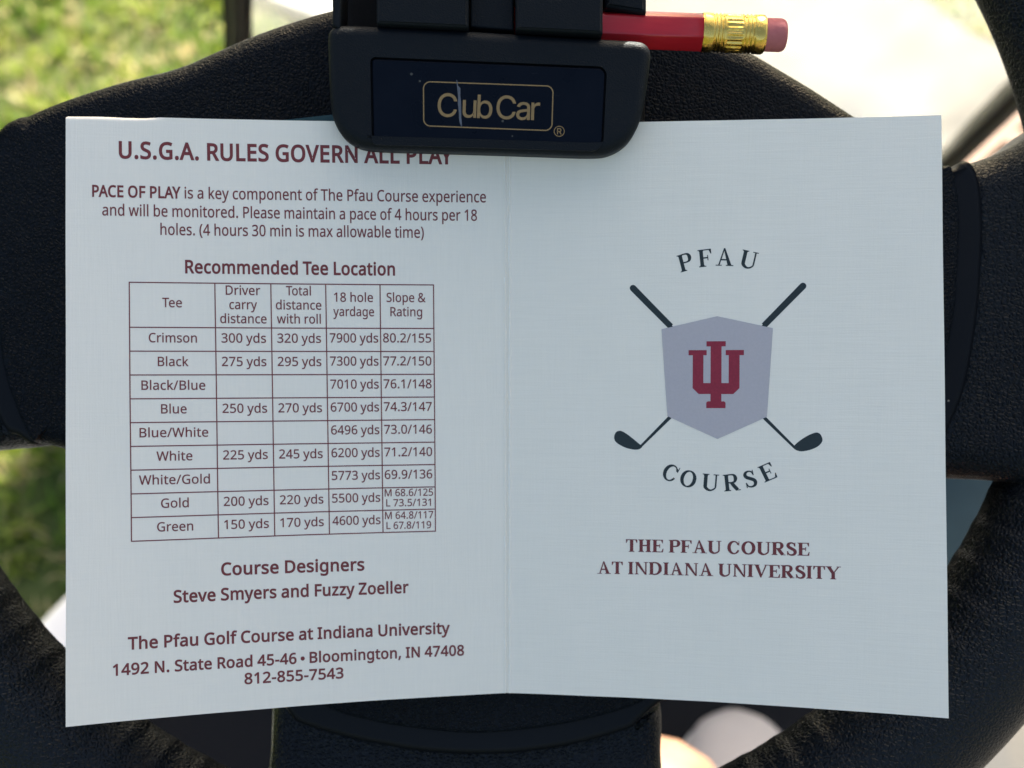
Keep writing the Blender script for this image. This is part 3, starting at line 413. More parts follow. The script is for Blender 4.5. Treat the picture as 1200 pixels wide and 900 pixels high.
load_glyphs('grotesk', """C 510 267,-7 235,-5 205,1 177,11 150,25 126,42 104,63 86,88 70,115 57,146 48,179 42,215 40,254 42,293 48,329 57,362 70,393 86,421 104,445 126,466 150,484 177,498 205,508 235,514 267,516 286,515 305,513 323,509 340,504 357,498 373,490 388,481 402,471 415,460 427,447 438,433 448,418 456,402 463,385 469,367 473,348 408,348 405,361 401,373 395,384 389,395 382,404 375,413 366,421 357,428 348,435 337,440 327,445 315,449 304,452 292,454 280,455 267,456 245,454 223,450 203,443 184,432 166,419 150,403 137,385 125,364 116,340 109,314 105,285 103,254 105,223 109,194 116,168 125,145 137,123 151,105 166,89 184,76 203,66 223,59 245,54 267,53 280,53 292,55 304,57 315,60 327,64 337,69 348,74 357,81 366,88 375,96 382,105 389,114 395,125 401,136 405,148 408,160 473,160 469,142 463,124 457,107 448,91 438,76 428,62 416,49 402,38 388,28 373,19 357,11 341,5 323,0 305,-4 286,-6;u 410 182,-5 164,-4 146,-1 130,4 115,11 101,20 89,31 78,44 69,59 62,76 57,95 54,116 53,139 53,379 114,379 114,144 115,123 119,105 127,89 137,75 150,64 164,56 181,52 200,50 213,51 226,53 238,57 249,62 259,69 268,77 276,86 283,97 289,109 293,122 295,137 296,153 296,379 357,379 357,0 298,0 298,92 307,92 297,67 286,47 272,30 257,17 240,7 222,0 203,-4;b 424 229,-8 213,-7 198,-5 184,-1 172,4 162,10 153,17 145,24 138,31 118,59 112,59 112,0 53,0 53,509 114,509 114,319 118,319 137,346 144,353 152,360 161,367 171,373 183,378 197,381 212,384 229,384 252,383 274,378 294,371 313,361 330,347 345,332 359,313 370,293 379,270 385,245 389,218 390,189 389,160 385,133 379,108 370,84 359,64 346,45 330,29 313,16 294,5 274,-2 252,-7|220,47 237,48 253,51 267,57 279,66 291,76 301,88 309,101 316,117 321,133 325,151 327,170 328,189 327,209 325,227 321,245 316,261 309,276 301,290 291,301 280,311 267,319 253,325 237,329 220,330 203,329 188,325 174,320 161,312 150,302 140,291 132,278 125,263 120,247 116,229 113,210 113,189 113,169 116,150 120,132 125,115 132,100 140,86 150,75 162,65 174,57 188,51 204,48;a 389 160,-9 142,-8 126,-5 110,-1 94,5 80,12 68,22 57,32 48,45 40,58 35,73 31,90 30,108 31,123 34,138 38,150 43,161 50,171 58,179 67,187 78,193 89,199 100,203 112,207 125,211 178,220 234,227 265,235 276,255 276,257 275,268 273,279 271,288 267,297 262,304 256,311 248,317 240,322 230,326 220,329 208,330 196,331 183,330 171,329 159,326 149,322 118,301 100,274 41,291 48,308 57,322 67,335 79,346 91,355 104,364 118,370 133,375 148,379 163,382 179,384 194,384 239,379 251,376 263,372 275,367 286,360 296,353 306,343 315,333 322,320 329,306 333,290 336,272 337,251 337,0 277,0 277,52 272,52 252,25 244,18 236,12 226,6 215,1 203,-3 190,-6 176,-8|170,45 187,46 202,49 216,53 228,59 239,66 248,74 257,83 263,93 269,104 272,115 275,126 276,138 276,190 259,182 231,176 200,171 175,168 134,159 125,155 117,150 110,145 103,139 98,132 95,124 93,115 92,105 92,95 94,87 98,79 102,72 107,66 114,61 121,56 130,52 139,49 149,47 159,46;r 259 53,0 53,379 112,379 112,321 115,321 122,335 130,347 140,358 152,367 166,375 181,380 196,384 213,385 229,384 243,384 243,322 230,324 207,326 194,325 182,323 170,319 159,315 149,309 140,301 132,293 126,284 121,273 117,262 114,250 114,237 114,0;R 449 60,0 60,509 236,509 264,507 290,504 313,497 333,489 351,478 367,465 380,450 390,433 399,415 405,395 408,374 409,352 408,330 405,309 399,290 390,271 380,255 367,240 351,228 333,217 312,209 289,203 264,199 236,198 96,198 96,255 234,255 252,256 269,258 284,262 298,267 309,273 319,281 327,290 334,300 339,312 342,324 344,338 345,352 344,367 342,380 339,393 334,405 327,415 319,425 309,433 298,440 284,445 269,449 252,451 233,452 125,452 125,0|353,0 230,229 303,229 428,0""")
KERN = {('T', 'e'): -55, ('T', 'o'): -60, ('T', 'h'): 0, ('A', 'Y'): -45, ('L', 'A'): 0, ('P', 'A'): -35, ('A', 'V'): -35, ('L', 'Y'): -40,
        ('P', 'L'): 0, ('r', 'y'): 5, ('O', 'V'): -10, ('V', 'E'): 0, ('7', '.'): -30, ('A', 'C'): -15, ('W', 'h'): -5}

def fill_loops(loops, holes):
    """triangles covering every loop in loops and none in holes (overlaps merge)"""
    vs, fs, sg = [], [], []
    for l, k in [(l, 1) for l in loops] + [(l, -1) for l in holes]:
        if area2(l) < 0: l = l[::-1]
        b = len(vs)
        vs += [Vector((p[0], p[1])) for p in l]
        fs.append(list(range(b, b + len(l)))); sg.append(k)
    v2, _, f2, _, _, fo = delaunay_2d_cdt(vs, [], fs, 0, 1e-4)
    keep = [tuple(f) for f, o in zip(f2, fo) if any(sg[i] > 0 for i in o) and not any(sg[i] < 0 for i in o)]
    return [tuple(v) for v in v2], keep

def sans_polys(text, bold=0, key='sans', track=0):
    """triangulated glyph outlines in font units -> list of (verts, tris), total box"""
    x, out, prev = 0, [], None
    for tok in text:
        if isinstance(tok, tuple): ch, bw = tok
        else: ch, bw = tok, bold
        if ch == ' ':
            x += 205 + track; prev = None; continue
        if ch == '\u2022':
            loops = [[(105 + 95 * cos(a * pi / 10), 255 + 95 * sin(a * pi / 10)) for a in range(20)]]; adv = 210
        else:
            adv, loops = GLYPHS[key][ch]
        x += KERN.get((prev, ch), 0)
        big = max(loops, key=lambda l: abs(area2(l)))
        flip = area2(big) < 0
        outer, inner = [], []
        for l in loops:
            l = l[::-1] if flip else l
            l = [p for i, p in enumerate(l) if p != l[i - 1]]
            g = inset(l, -bw) if bw else l
            (outer if area2(l) > 0 else inner).append(g)
        pts, tris = fill_loops(outer, inner)
        out.append(([(p[0] + x, p[1]) for p in pts], tris))
        x += adv + track + (bw * .9 if bw else 0)
        prev = ch
    return out

# serif capitals: drawn from stems, hairlines and bowls, cap height 100
def rect(x0, y0, x1, y1): return [[(x0, y0), (x1, y0), (x1, y1), (x0, y1)]]
def brush(pts, ws, n=5):
    c = catmull([(*p, w) for p, w in zip(pts, ws)], n, False)
    L, R = [], []
    for i, (x, y, w) in enumerate(c):
        a, b = c[max(i - 1, 0)], c[min(i + 1, len(c) - 1)]
        d = Vector((b[0] - a[0], b[1] - a[1])).normalized()
        L.append((x - d.y * w / 2, y + d.x * w / 2)); R.append((x + d.y * w / 2, y - d.x * w / 2))
    return [[R[i], R[i + 1], L[i + 1], L[i]] for i in range(len(c) - 1)]

def serif_glyph(ch, T, t):
    s, o = 5, 9
    def foot(x0, x1, a=o, b=o): return rect(x0 - a, 0, x1 + b, s) + [[(x0 - a * .4, s), (x1 + b * .4, s), (x1, s + 6), (x0, s + 6)]]
    def top(x0, x1, a=o, b=o): return rect(x0 - a, 100 - s, x1 + b, 100) + [[(x0, 94 - s), (x1, 94 - s), (x1 + b * .4, 100 - s), (x0 - a * .4, 100 - s)]]
    st = lambda x: rect(x, 0, x + T, 100)
    S = 10
    if ch == 'I': return st(S) + foot(S, S + T) + top(S, S + T), T + 20
    if ch == 'T':
        m = 44
        return rect(m - T / 2, 0, m + T / 2, 100) + foot(m - T / 2, m + T / 2) + rect(4, 94, 84, 100) + \
            [[(3, 72), (8, 72), (17, 95), (3, 100)], [(80, 72), (85, 72), (85, 100), (71, 95)]], 88
    if ch == 'H':
        b = 62
        return st(S) + st(b) + foot(S, S + T) + top(S, S + T) + foot(b, b + T) + top(b, b + T) + rect(S + T - 1, 47, b + 1, 47 + t), b + T + 10
    if ch in 'EF':
        r = st(S) + top(S, S + T) + rect(S, 94, 78, 100) + [[(74, 72), (79, 72), (79, 100), (65, 95)]] + rect(S + T - 1, 47, 58, 47 + t) + [[(54, 35), (59, 35), (59, 66), (54, 66)]]
        if ch == 'E': return r + foot(S, S + T) + rect(S, 0, 80, 6) + [[(68, 5), (80, 0), (83, 29), (78, 29)]], 84
        return r + foot(S, S + T, o, 12), 80
    if ch in 'PR':
        r = st(S) + top(S, S + T) + foot(S, S + T) + brush([(S + T - 2, 97), (52, 97), (66, 91), (72, 74), (66, 56), (52, 50), (S + T - 2, 50)], [t, t, T * .7, T, T * .7, t, t])
        if ch == 'R': return r + brush([(46, 51), (60, 28), (78, 4)], [T * .9, T, T]) + rect(70, 0, 96, s), 94
        return r, 82
    if ch == 'A':
        return [[(16, 2), (16 + t, 2), (50, 92), (45, 100)], [(44, 102), (53, 102), (94, 2), (92 - T, 2)]] + rect(27, 31, 68, 31 + t) + rect(2, 0, 37, s) + rect(92 - T - 10, 0, 104, s), 104
    if ch == 'U':
        b = 76
        return rect(S, 28, S + T, 100) + top(S, S + T) + rect(b, 30, b + t + 1, 100) + rect(b - 12, 95, b + t + 12, 100) + \
            brush([(S + T / 2, 31), (S + T / 2 + 2, 18), (32 + T * .3, 5), (54, 2.5), (69, 9), (b + t / 2 - 1, 20), (b + t / 2 + .5, 33)], [T, T * .95, T * .7, T * .45, t * 1.1, t, t + 1]), b + t + 14
    if ch in 'CO':
        def ell(a, w0, w1): return (52 + 36.5 * cos(a), 50 + 47.5 * sin(a)), w0 + (w1 - w0) * abs(cos(a)) ** 1.3
        if ch == 'O': an = [k * pi / 12 for k in range(25)]
        else: an = [radians(28 + k * (308) / 22) for k in range(23)]
        z = [ell(a, t, T) if ch == 'O' else ((52 + (40 - T * .2) * cos(a) * (.93 if cos(a) > 0 else 1), 50 + 47.5 * sin(a)), t + (T - t) * max(0, -cos(a)) ** 1.1 + (3 if cos(a) > .6 else 0)) for a in an]
        r = brush([p for p, _ in z], [w for _, w in z], 2)
        if ch == 'C': return r + [[(82, 68), (87, 66), (88, 101), (84, 101)]], 96
        return r, 104
    if ch == 'S':
        p = [(63, 74), (57, 90), (40, 97), (22, 90), (17, 76), (24, 63), (42, 52), (60, 40), (66, 25), (59, 9), (40, 2.5), (22, 9), (13, 29)]
        w = [t, t, t * 1.1, T * .75, T * .95, T * .95, T * .95, T * .95, T * .95, T * .75, t * 1.2, t, t]
        return brush(p, w, 4) + [[(61, 68), (66, 68), (67, 100), (62, 100)], [(10, 0), (15, 0), (16, 32), (11, 32)]], 78
    if ch == 'N':
        b = 82
        return rect(14, 0, 14 + t, 96) + foot(14, 14 + t) + rect(b, 0, b + t, 100) + rect(b - 11, 95, b + t + 11, 100) + [[(b - 2, -2), (b + t, -2), (34, 100), (4, 100), (12, 92)]], b + t + 12
    if ch == 'D':
        return st(S) + top(S, S + T) + foot(S, S + T) + brush([(S + T - 2, 97), (48, 97), (68, 90), (83, 70), (86, 50), (83, 30), (68, 10), (48, 3), (S + T - 2, 3)], [t, t, T * .6, T * .95, T, T * .95, T * .6, t, t]), 104
    if ch == 'V':
        return [[(6, 98), (6 + T + 3, 98), (57, 20), (52, -2), (46, -2)], [(48, -2), (53, -2), (91, 98), (91 - t, 98), (52, 18)]] + rect(-2, 95, 40, 100) + rect(74, 95, 103, 100), 100
    if ch == 'Y':
        return [[(4, 98), (4 + T + 3, 98), (60, 50), (58, 40), (38, 44)], [(48, 46), (56, 46), (92, 98), (92 - t - 1, 98)]] + rect(38, 0, 38 + T, 50) + foot(38, 38 + T) + rect(-3, 95, 40, 100) + rect(74, 95, 103, 100), 100
    raise ValueError(ch)

def union(polys): return fill_loops(polys, [])

def serif_polys(text, T=22, t=7, track=4, space=32):
    x, out = 0, []
    for ch in text:
        if ch == ' ':
            x += space; continue
        p, adv = serif_glyph(ch, T, t)
        v, f = union(p)
        out.append(([(a + x, b) for a, b in v], f))
        x += adv + track
    return out

# ------------------------------------------------------------------ ground, outdoors
def grass_ground():
    m, nt, b = new_mat('turf soil and thatch', (.1, .12, .03), .9, .2)
    v = coords(nt)
    n1 = noise(nt, v, 2.2, 5.); n2 = noise(nt, v, 55, 4.)
    c = ramp(nt, n1, [(.35, (.05, .085, .018)), (.5, (.085, .12, .03)), (.62, (.16, .15, .06)), (.72, (.30, .24, .14))])
    c2 = mix_col(nt, n2, (.03, .05, .012), (.2, .22, .07))
    nt.links.new(mix_col(nt, .45, c, c2), b.inputs['Base Color'])
    bump(nt, b, n2, .8, .01)
    S = 150
    o = mesh_obj('grass_ground', [(-S, -S, 0), (S, -S, 0), (S, S, 0), (-S, S, 0)], [(0, 1, 2, 3)], m)
    o['kind'] = 'structure'
grass_ground()

PATH_A = [(-.43, 1.56), (-.30, 1.475), (-.05, 1.34), (.25, 1.18), (.45, 1.02), (.42, .85), (.42, -3), (4, -3), (4, .80), (1.4, .84), (.62, .88), (.60, 1.08), (.66, 1.17), (.80, 1.33), (.80, 1.38), (.72, 1.45), (.67, 1.56),
          (.70, 1.9), (.95, 3), (1.2, 7), (-3.2, 7), (-1.9, 3), (-.8, 1.85)]
def cart_path():
    m, nt, b = new_mat('pale concrete', (.46, .43, .37), .85, .3)
    v = coords(nt)
    n1 = noise(nt, v, 3.5, 6., .6); n2 = noise(nt, v, 260, 3.)
    st = noise(nt, coords(nt, (3.0, 1.1, 1)), 2.3, 3.)
    c = ramp(nt, n1, [(.3, (.135, .127, .11)), (.5, (.16, .151, .131)), (.7, (.185, .174, .15))])
    c = mix_col(nt, ramp(nt, st, [(.52, (0, 0, 0)), (.64, (.75, .75, .75))]), c, (.10, .115, .13))
    c = mix_col(nt, math_n(nt, 'MULTIPLY', n2, .25), c, (.17, .16, .145))
    nt.links.new(c, b.inputs['Base Color'])
    bump(nt, b, n2, .4, .003)
    v2, _, f2, *_ = delaunay_2d_cdt([Vector(p) for p in PATH_A], [], [list(range(len(PATH_A)))], 1, 1e-5)
    o = mesh_obj('cart_path', [(p[0], p[1], .012) for p in v2], [tuple(f) for f in f2], m)
    o['kind'] = 'structure'
    # pale edging strip along the near side of the path
    e = simple('pale edging concrete', (.5, .48, .44), .8, 30, .15)
    pts = catmull([(-1.2, 2.35), (-.8, 1.87), (-.43, 1.57), (-.30, 1.485), (-.05, 1.35), (.25, 1.19)], 6, False)
    bm = bmesh.new()
    prev = None
    for i, p in enumerate(pts):
        a, c2 = pts[max(i - 1, 0)], pts[min(i + 1, len(pts) - 1)]
        d = Vector((c2[0] - a[0], c2[1] - a[1])).normalized(); nn = Vector((-d.y, d.x))
        ring = [bm.verts.new((p[0] + nn.x * w, p[1] + nn.y * w, z)) for w, z in ((-.022, .001), (-.022, .03), (.022, .03), (.022, .001))]
        if prev:
            for k in range(4):
                bm.faces.new((prev[k], prev[(k + 1) % 4], ring[(k + 1) % 4], ring[k]))
        prev = ring
    bm.faces.ensure_lookup_table()
    k = bm_obj('path_kerb', bm, e)
    k['kind'] = 'structure'
cart_path()

def turf():
    """a mat of individual grass blades where the photograph looks down on the turf"""
    rnd = random.Random(3)
    mats = []
    for nme, c in (('fresh grass', (.14, .25, .022)), ('bright grass', (.30, .38, .045)), ('dry grass', (.58, .49, .25))):
        m, nt, b = new_mat(nme, c, .55, .35)
        v = coords(nt)
        n = noise(nt, v, 14, 3.)
        cc = mix_col(nt, n, tuple(x * .7 for x in c), tuple(x * 1.25 for x in c))
        nt.links.new(cc, b.inputs['Base Color'])
        tr = node(nt, 'ShaderNodeBsdfTranslucent')
        nt.links.new(cc, tr.inputs[0])
        mx = node(nt, 'ShaderNodeMixShader'); mx.inputs[0].default_value = .4
        nt.links.new(b.outputs[0], mx.inputs[1]); nt.links.new(tr.outputs[0], mx.inputs[2])
        nt.links.new(mx.outputs[0], nt.nodes['Material Output'].inputs[0])
        mats.append(m)
    clumps = {}
    verts, faces, fm = [], [], []
    regions = ((-1.6, -.30, .05, 2.4, 46000), (-.45, .1, .95, 1.6, 9000), (.5, 1.5, .9, 2.0, 14000))
    for x0, x1, y0, y1, n in regions:
        for _ in range(n):
            x, y = rnd.uniform(x0, x1), rnd.uniform(y0, y1)
            if in_poly(x, y, PATH_A): continue
            patch = sin(x * 5.1 + 1.3) * cos(y * 4.3 + x * 2) + .6 * sin(x * 13 + y * 9) * cos(y * 11 - x * 6)
            cell = (int(x / .034 + .35 * sin(y * 40)), int(y / .034 + .35 * cos(x * 37)))
            if cell not in clumps: clumps[cell] = (rnd.random(), rnd.random(), rnd.uniform(0, 6.28))
            cq, cb, ca = clumps[cell]
            if cb < .22 and rnd.random() < .75: continue
            if rnd.random() < .05 + .3 * max(0, -patch - .3): continue
            h = rnd.uniform(.012, .032) * (1 + .35 * patch)
            a, l = ca + rnd.gauss(0, .7), rnd.uniform(.3, 1.2)
            w = rnd.uniform(.0014, .0032)
            dx, dy = cos(a), sin(a)
            b = len(verts)
            tx, ty = dx * h * l, dy * h * l
            verts += [(x - dy * w, y + dx * w, 0), (x + dy * w, y - dx * w, 0),
                      (x + tx * .4 + dy * w * .8, y + ty * .4 - dx * w * .8, h * .6), (x + tx * .4 - dy * w * .8, y + ty * .4 + dx * w * .8, h * .6),
                      (x + tx, y + ty, h * (.95 if l < .8 else .7))]
            faces += [(b, b + 1, b + 2, b + 3), (b + 3, b + 2, b + 4)]
            k = rnd.random()
            dry = .16 + (.4 if patch < -.6 else 0) + (.35 if x < -.82 and y > 1.1 else 0)
            if cq < .16: mi = 2 if k < .8 else 1
            elif cq < .45: mi = 1 if k < .8 else 2
            else: mi = 2 if k < dry * .6 else (1 if k < dry + .15 else 0)
            fm += [mi, mi]
    o = mesh_obj('lawn_grass', verts, faces, None, mats=mats, fmat=fm)
    o['kind'] = 'stuff'
    o['label'] = 'sunlit lawn of green and dry grass blades beside the cart'
turf()

def timber_edging():
    m = simple('tan weathered timber', (.36, .235, .165), .8, 40, .3, .4, .002)
    t = thing('timber_edging', 'tan timber edging frame lying in the grass beyond the right windshield strut', 'edging', (.72, 1.2, 0))
    o = Vector((.72, 1.2, 0))
    bm = bmesh.new()
    def g(px, py, z=.03):
        c = camera.matrix_world.translation
        d = (world_at(px, py, 1) - c)
        return c + d * ((z - c.z) / d.z)
    bar(bm, g(1095, 219) - o, g(1260, 65) - o, .046, .014)
    bm_obj('long_rail', bm, m, t)
    bm = bmesh.new()
    bar(bm, g(1166, 157) - o, g(1290, 199) - o, .034, .012)
    bm_obj('cross_rail', bm, m, t)
timber_edging()

# ------------------------------------------------------------------ golf cart round the wheel
def golf_cart():
    t = thing('golf_cart', 'golf cart with dark floor, dark windshield struts and dusty clear windshield behind the steering wheel', 'golf cart', (0, .1, 0))
    off = Vector((0, .1, 0))
    def fin(bm, name, mat, smooth=False):
        bmesh.ops.translate(bm, verts=bm.verts, vec=-off)
        return bm_obj(name, bm, mat, t, smooth)
    dark = simple('black rubber mat', (.0055, .0065, .009), .8, 300, .3, .5, .001, spec=.15)
    bm = bmesh.new(); box(bm, -.355, -.35, .20, .33, .50, .30)
    fin(bm, 'floor', dark)
    dash_m = simple('black dash plastic', (.008, .008, .009), .6, 200, .2, .2, .0005, spec=.15)
    bm = bmesh.new(); box(bm, -.30, .502, .20, .48, .56, .505)  # hidden dash, stretched to the right to shade the tray
    bmesh.ops.bevel(bm, geom=bm.edges[:], offset=.015, segments=3, affect='EDGES', clamp_overlap=True)
    fin(bm, 'dash_panel', dash_m)
    bm = bmesh.new(); box(bm, -.24, .497, .44, .33, .56, .57)  # unseen raised block, added to keep the right shoe in shade
    bmesh.ops.bevel(bm, geom=bm.edges[:], offset=.02, segments=3, affect='EDGES', clamp_overlap=True)
    fin(bm, 'shade_cowl', dash_m)
    bm = bmesh.new()
    a, c = WHEEL @ Vector((0, .02, -.05)), WHEEL @ Vector((0, .02, -.62))
    bmesh.ops.create_cone(bm, cap_ends=True, segments=32, radius1=.04, radius2=.03, depth=(c - a).length, matrix=Matrix.Translation((a + c) / 2) @ (a - c).to_track_quat('Z', 'Y').to_matrix().to_4x4())
    fin(bm, 'steering_column', dash_m, True)
    teal = simple('dark teal plastic', (.03, .058, .07), .6, 60, .15, spec=.08)
    bm = bmesh.new(); box(bm, .29, .24, .302, .45, .495, .36)
    bmesh.ops.bevel(bm, geom=bm.edges[:], offset=.02, segments=4, affect='EDGES', clamp_overlap=True)
    fin(bm, 'storage_tray', teal)
    # white painted lower body beside the driver's foot
    white = simple('white painted panel', (.78, .79, .78), .3, 20, .04)
    outl = catmull([(-.33, .30), (-.352, .281), (-.372, .252), (-.392, .215), (-.408, .17), (-.42, .08), (-.42, -.1), (-.42, -.33), (-.36, -.35), (-.31, -.34), (-.30, 0), (-.30, .2), (-.305, .28)], 5)
    o = pillow('body_panel', [(x - off.x, y - off.y) for x, y in outl], .12, .335, .014, white, t)
    bm = bmesh.new(); box(bm, -.56, .645, .004, -.33, .76, .40)  # unseen block, added only to shade the grass on the left
    bmesh.ops.bevel(bm, geom=bm.edges[:], offset=.03, segments=4, affect='EDGES', clamp_overlap=True)
    fin(bm, 'grass_shade_block', white)
    # raked windshield struts
    strut = simple('dark brown painted strut', (.05, .043, .036), .45, 80, .3)
    rk = lambda z: .55 - .533 * (z - .544)
    eye = camera.matrix_world.translation
    def on_rake(px, py):
        d = world_at(px, py, 1) - eye
        return eye + d * ((.55 + .533 * .544 - eye.y - .533 * eye.z) / (d.y + .533 * d.z))
    for p0, p1, w in (((279, 60), (279, -60), .017), ((1108, 191), (1213, 87), .018)):
        bm = bmesh.new()
        a, c = on_rake(*p0), on_rake(*p1)
        d = (c - a) / (c.z - a.z)
        bar(bm, a + d * (.46 - a.z), a + d * (1.15 - a.z), w, .024, (0, .88, .47))
        bmesh.ops.bevel(bm, geom=bm.edges[:], offset=.006, segments=3, affect='EDGES', clamp_overlap=True)
        fin(bm, 'windshield_strut', strut)
    # dusty clear pane between the struts
    m = bpy.data.materials.new('dusty clear acrylic'); m.use_nodes = True
    nt = m.node_tree; nt.nodes.clear()
    out = node(nt, 'ShaderNodeOutputMaterial')
    v = coords(nt)
    st = noise(nt, coords(nt, (7, 2.2, 5)), 1.6, 4.)
    fn = noise(nt, v, 45, 4.)
    dust = math_n(nt, 'ADD', math_n(nt, 'MULTIPLY', st, .13), math_n(nt, 'MULTIPLY', fn, .014))
    dust = math_n(nt, 'ADD', dust, -.043)
    tr = node(nt, 'ShaderNodeBsdfTransparent'); tr.inputs[0].default_value = (.97, .985, .98, 1)
    tl = node(nt, 'ShaderNodeBsdfTranslucent'); tl.inputs[0].default_value = (.86, .84, .78, 1)
    gl = node(nt, 'ShaderNodeBsdfGlossy'); gl.inputs['Roughness'].default_value = .08
    mx = node(nt, 'ShaderNodeMixShader'); nt.links.new(dust, mx.inputs[0])
    nt.links.new(tr.outputs[0], mx.inputs[1]); nt.links.new(tl.outputs[0], mx.inputs[2])
    m2 = node(nt, 'ShaderNodeMixShader'); m2.inputs[0].default_value = .02
    nt.links.new(mx.outputs[0], m2.inputs[1]); nt.links.new(gl.outputs[0], m2.inputs[2])
    nt.links.new(m2.outputs[0], out.inputs[0])
    bm = bmesh.new()
    bar(bm, (.0915, rk(.505) - .002, .505), (.0915, rk(1.73) - .002, 1.73), .51, .004, (0, 1, 0))
    fin(bm, 'windshield_pane', m)
golf_cart()

# ------------------------------------------------------------------ driver's legs
def skinned(name, pts, edges, mat, parent, sub=2):
    me = bpy.data.meshes.new(name)
    me.from_pydata([p[:3] for p in pts], edges, [])
    o = bpy.data.objects.new(name, me); COL.objects.link(o)
    sk = o.modifiers.new('skin', 'SKIN')
    for d, p in zip(me.skin_vertices[0].data, pts):
        d.radius = (p[3], p[3]); d.use_root = False
    me.skin_vertices[0].data[0].use_root = True
    ss = o.modifiers.new('sub', 'SUBSURF'); ss.levels = ss.render_levels = sub
    dg = bpy.context.evaluated_depsgraph_get()
    m2 = bpy.data.meshes.new_from_object(o.evaluated_get(dg))
    o.modifiers.clear(); o.data = m2
    m2.materials.clear(); m2.materials.append(mat)
    m2.polygons.foreach_set('use_smooth', [True] * len(m2.polygons))
    o.parent = parent
    return o

def person():
    skin, nt, b = new_mat('sunlit skin', (.52, .31, .22), .5, .4)
    v = coords(nt)
    n1 = noise(nt, v, 60, 4.); n2 = noise(nt, v, 700, 3.)
    nt.links.new(ramp(nt, n1, [(.3, (.27, .145, .09)), (.55, (.32, .18, .118)), (.75, (.36, .21, .14))]), b.inputs['Base Color'])
    b.inputs['Subsurface Weight'].default_value = .15
    b.inputs['Subsurface Radius'].default_value = (.01, .004, .002)
    b.inputs['Subsurface Scale'].default_value = 1
    bump(nt, b, n2, .25, .0006)
    t = thing('person', 'seated person with bare knee below the wheel, wearing pale grey shoes and dark shorts', 'person', (0, -.45, .3))
    o = Vector((0, -.45, .3))
    K = world_at(735, 910, .63)
    pts = [(0, -.50, .62, .13), (.10, -.48, .62, .095), (.085, -.24, .63, .075), (K.x, K.y - .01, K.z - .012, .054), (K.x + .035, K.y + .0, .49, .046), (K.x + .07, K.y + .01, .40, .032), (K.x + .085, K.y + .03, .35, .03), (K.x + .092, K.y + .10, .335, .022),
           (-.10, -.48, .62, .095), (-.09, -.24, .62, .075), (-.055, -.01, .60, .054), (-.055, .0, .48, .046), (-.06, .01, .40, .032), (-.06, .03, .35, .03), (-.06, .10, .335, .022)]
    pts = [(p[0] - o.x, p[1] - o.y, p[2] - o.z, p[3]) for p in pts]
    ed = [(0, 1), (1, 2), (2, 3), (3, 4), (4, 5), (5, 6), (6, 7), (0, 8), (8, 9), (9, 10), (10, 11), (11, 12), (12, 13), (13, 14)]
    skinned('body', pts, ed, skin, t)
    cloth = simple('dark shorts fabric', (.03, .035, .05), .9, 400, .3, .4, .001)
    sp = [(0, -.505, .62, .14), (.10, -.485, .62, .108), (.09, -.27, .628, .09), (-.10, -.485, .62, .108), (-.09, -.27, .62, .09)]
    skinned('shorts', [(p[0] - o.x, p[1] - o.y, p[2] - o.z, p[3]) for p in sp], [(0, 1), (1, 2), (0, 3), (3, 4)], cloth, t)
    lea = simple('pale grey shoe leather', (.36, .35, .36), .6, 60, .08)
    sole = simple('white rubber sole', (.75, .74, .72), .6, 60, .05)
    def shoe(cx, heel_y):
        sec = [(0, .026, .05), (.02, .034, .085), (.06, .038, .10), (.11, .040, .085), (.16, .045, .062), (.20, .046, .05), (.235, .040, .042), (.258, .027, .034), (.268, .010, .024)]
        def loft(name, grow, z0, zk, mat, par):
            verts, faces = [], []
            n = 20
            for y, hw, ht in catmull(sec, 4, False):
                for k in range(n):
                    a = 2 * pi * k / n
                    x = (hw + grow) * (abs(cos(a)) ** .8) * (1 if cos(a) > 0 else -1)
                    z = z0 + (zk(ht) - z0) * (.5 + .5 * (abs(sin(a)) ** .8) * (1 if sin(a) > 0 else -1))
                    verts.append((cx + x - o.x, heel_y + y - o.y, z - o.z))
            m = len(verts) // n
            for i in range(m - 1):
                for k in range(n):
                    j = (k + 1) % n
                    faces.append((i * n + k, i * n + j, (i + 1) * n + j, (i + 1) * n + k))
            faces.append(tuple(range(n - 1, -1, -1))); faces.append(tuple(range((m - 1) * n, m * n)))
            return mesh_obj(name, verts, faces, mat, par, True)
        s = loft('shoe', 0, .312, lambda h: .312 + h, lea, t)
        loft('sole', .004, .302, lambda h: .322, sole, s)
    shoe(.166, -.098)
    shoe(-.06, -.12)
person()

# ------------------------------------------------------------------ steering wheel
wheel = thing('steering_wheel', 'black golf cart steering wheel with grained rim, wide padded hub and three spokes', 'steering wheel', mw=WHEEL)

PADD = .337
pad_top = [(-12, 168), (-4, 148), (15, 137), (60, 120), (130, 97), (200, 79), (250, 58), (300, 37), (350, 20), (390, 9), (480, -3), (580, -7), (680, -3), (770, 18), (830, 42), (880, 63), (920, 86), (960, 110), (1000, 136), (1050, 160), (1085, 177), (1106, 186)]
pad_rest = [(1115, 193), (1120, 206), (1125, 238), (1126, 271), (1123, 327), (1121, 358), (1114, 401), (1105, 435), (1085, 490), (1060, 540), (1000, 600), (900, 700), (810, 785), (752, 824), (692, 843), (627, 855), (551, 860.5),
            (473, 853), (430, 845), (387, 832), (340, 800), (250, 710), (150, 600), (100, 548), (76, 531), (54, 523.5), (37, 518), (15, 472), (0, 418), (-8, 330), (-14, 240)]
def loop_px(pts, d, n=5): return [at2(x, y, d) for x, y in catmull(pts, n)]
pad_top = [(x, y - ((6.5 if x < 420 else 11.5) if 40 < x < 1020 else 4)) for x, y in pad_top]
pl = catmull(pad_top + pad_rest, 5)
pad_loop = [at2(x, y, PADD) for x, y in pl]
nb = len(pad_top) * 5
bev = []
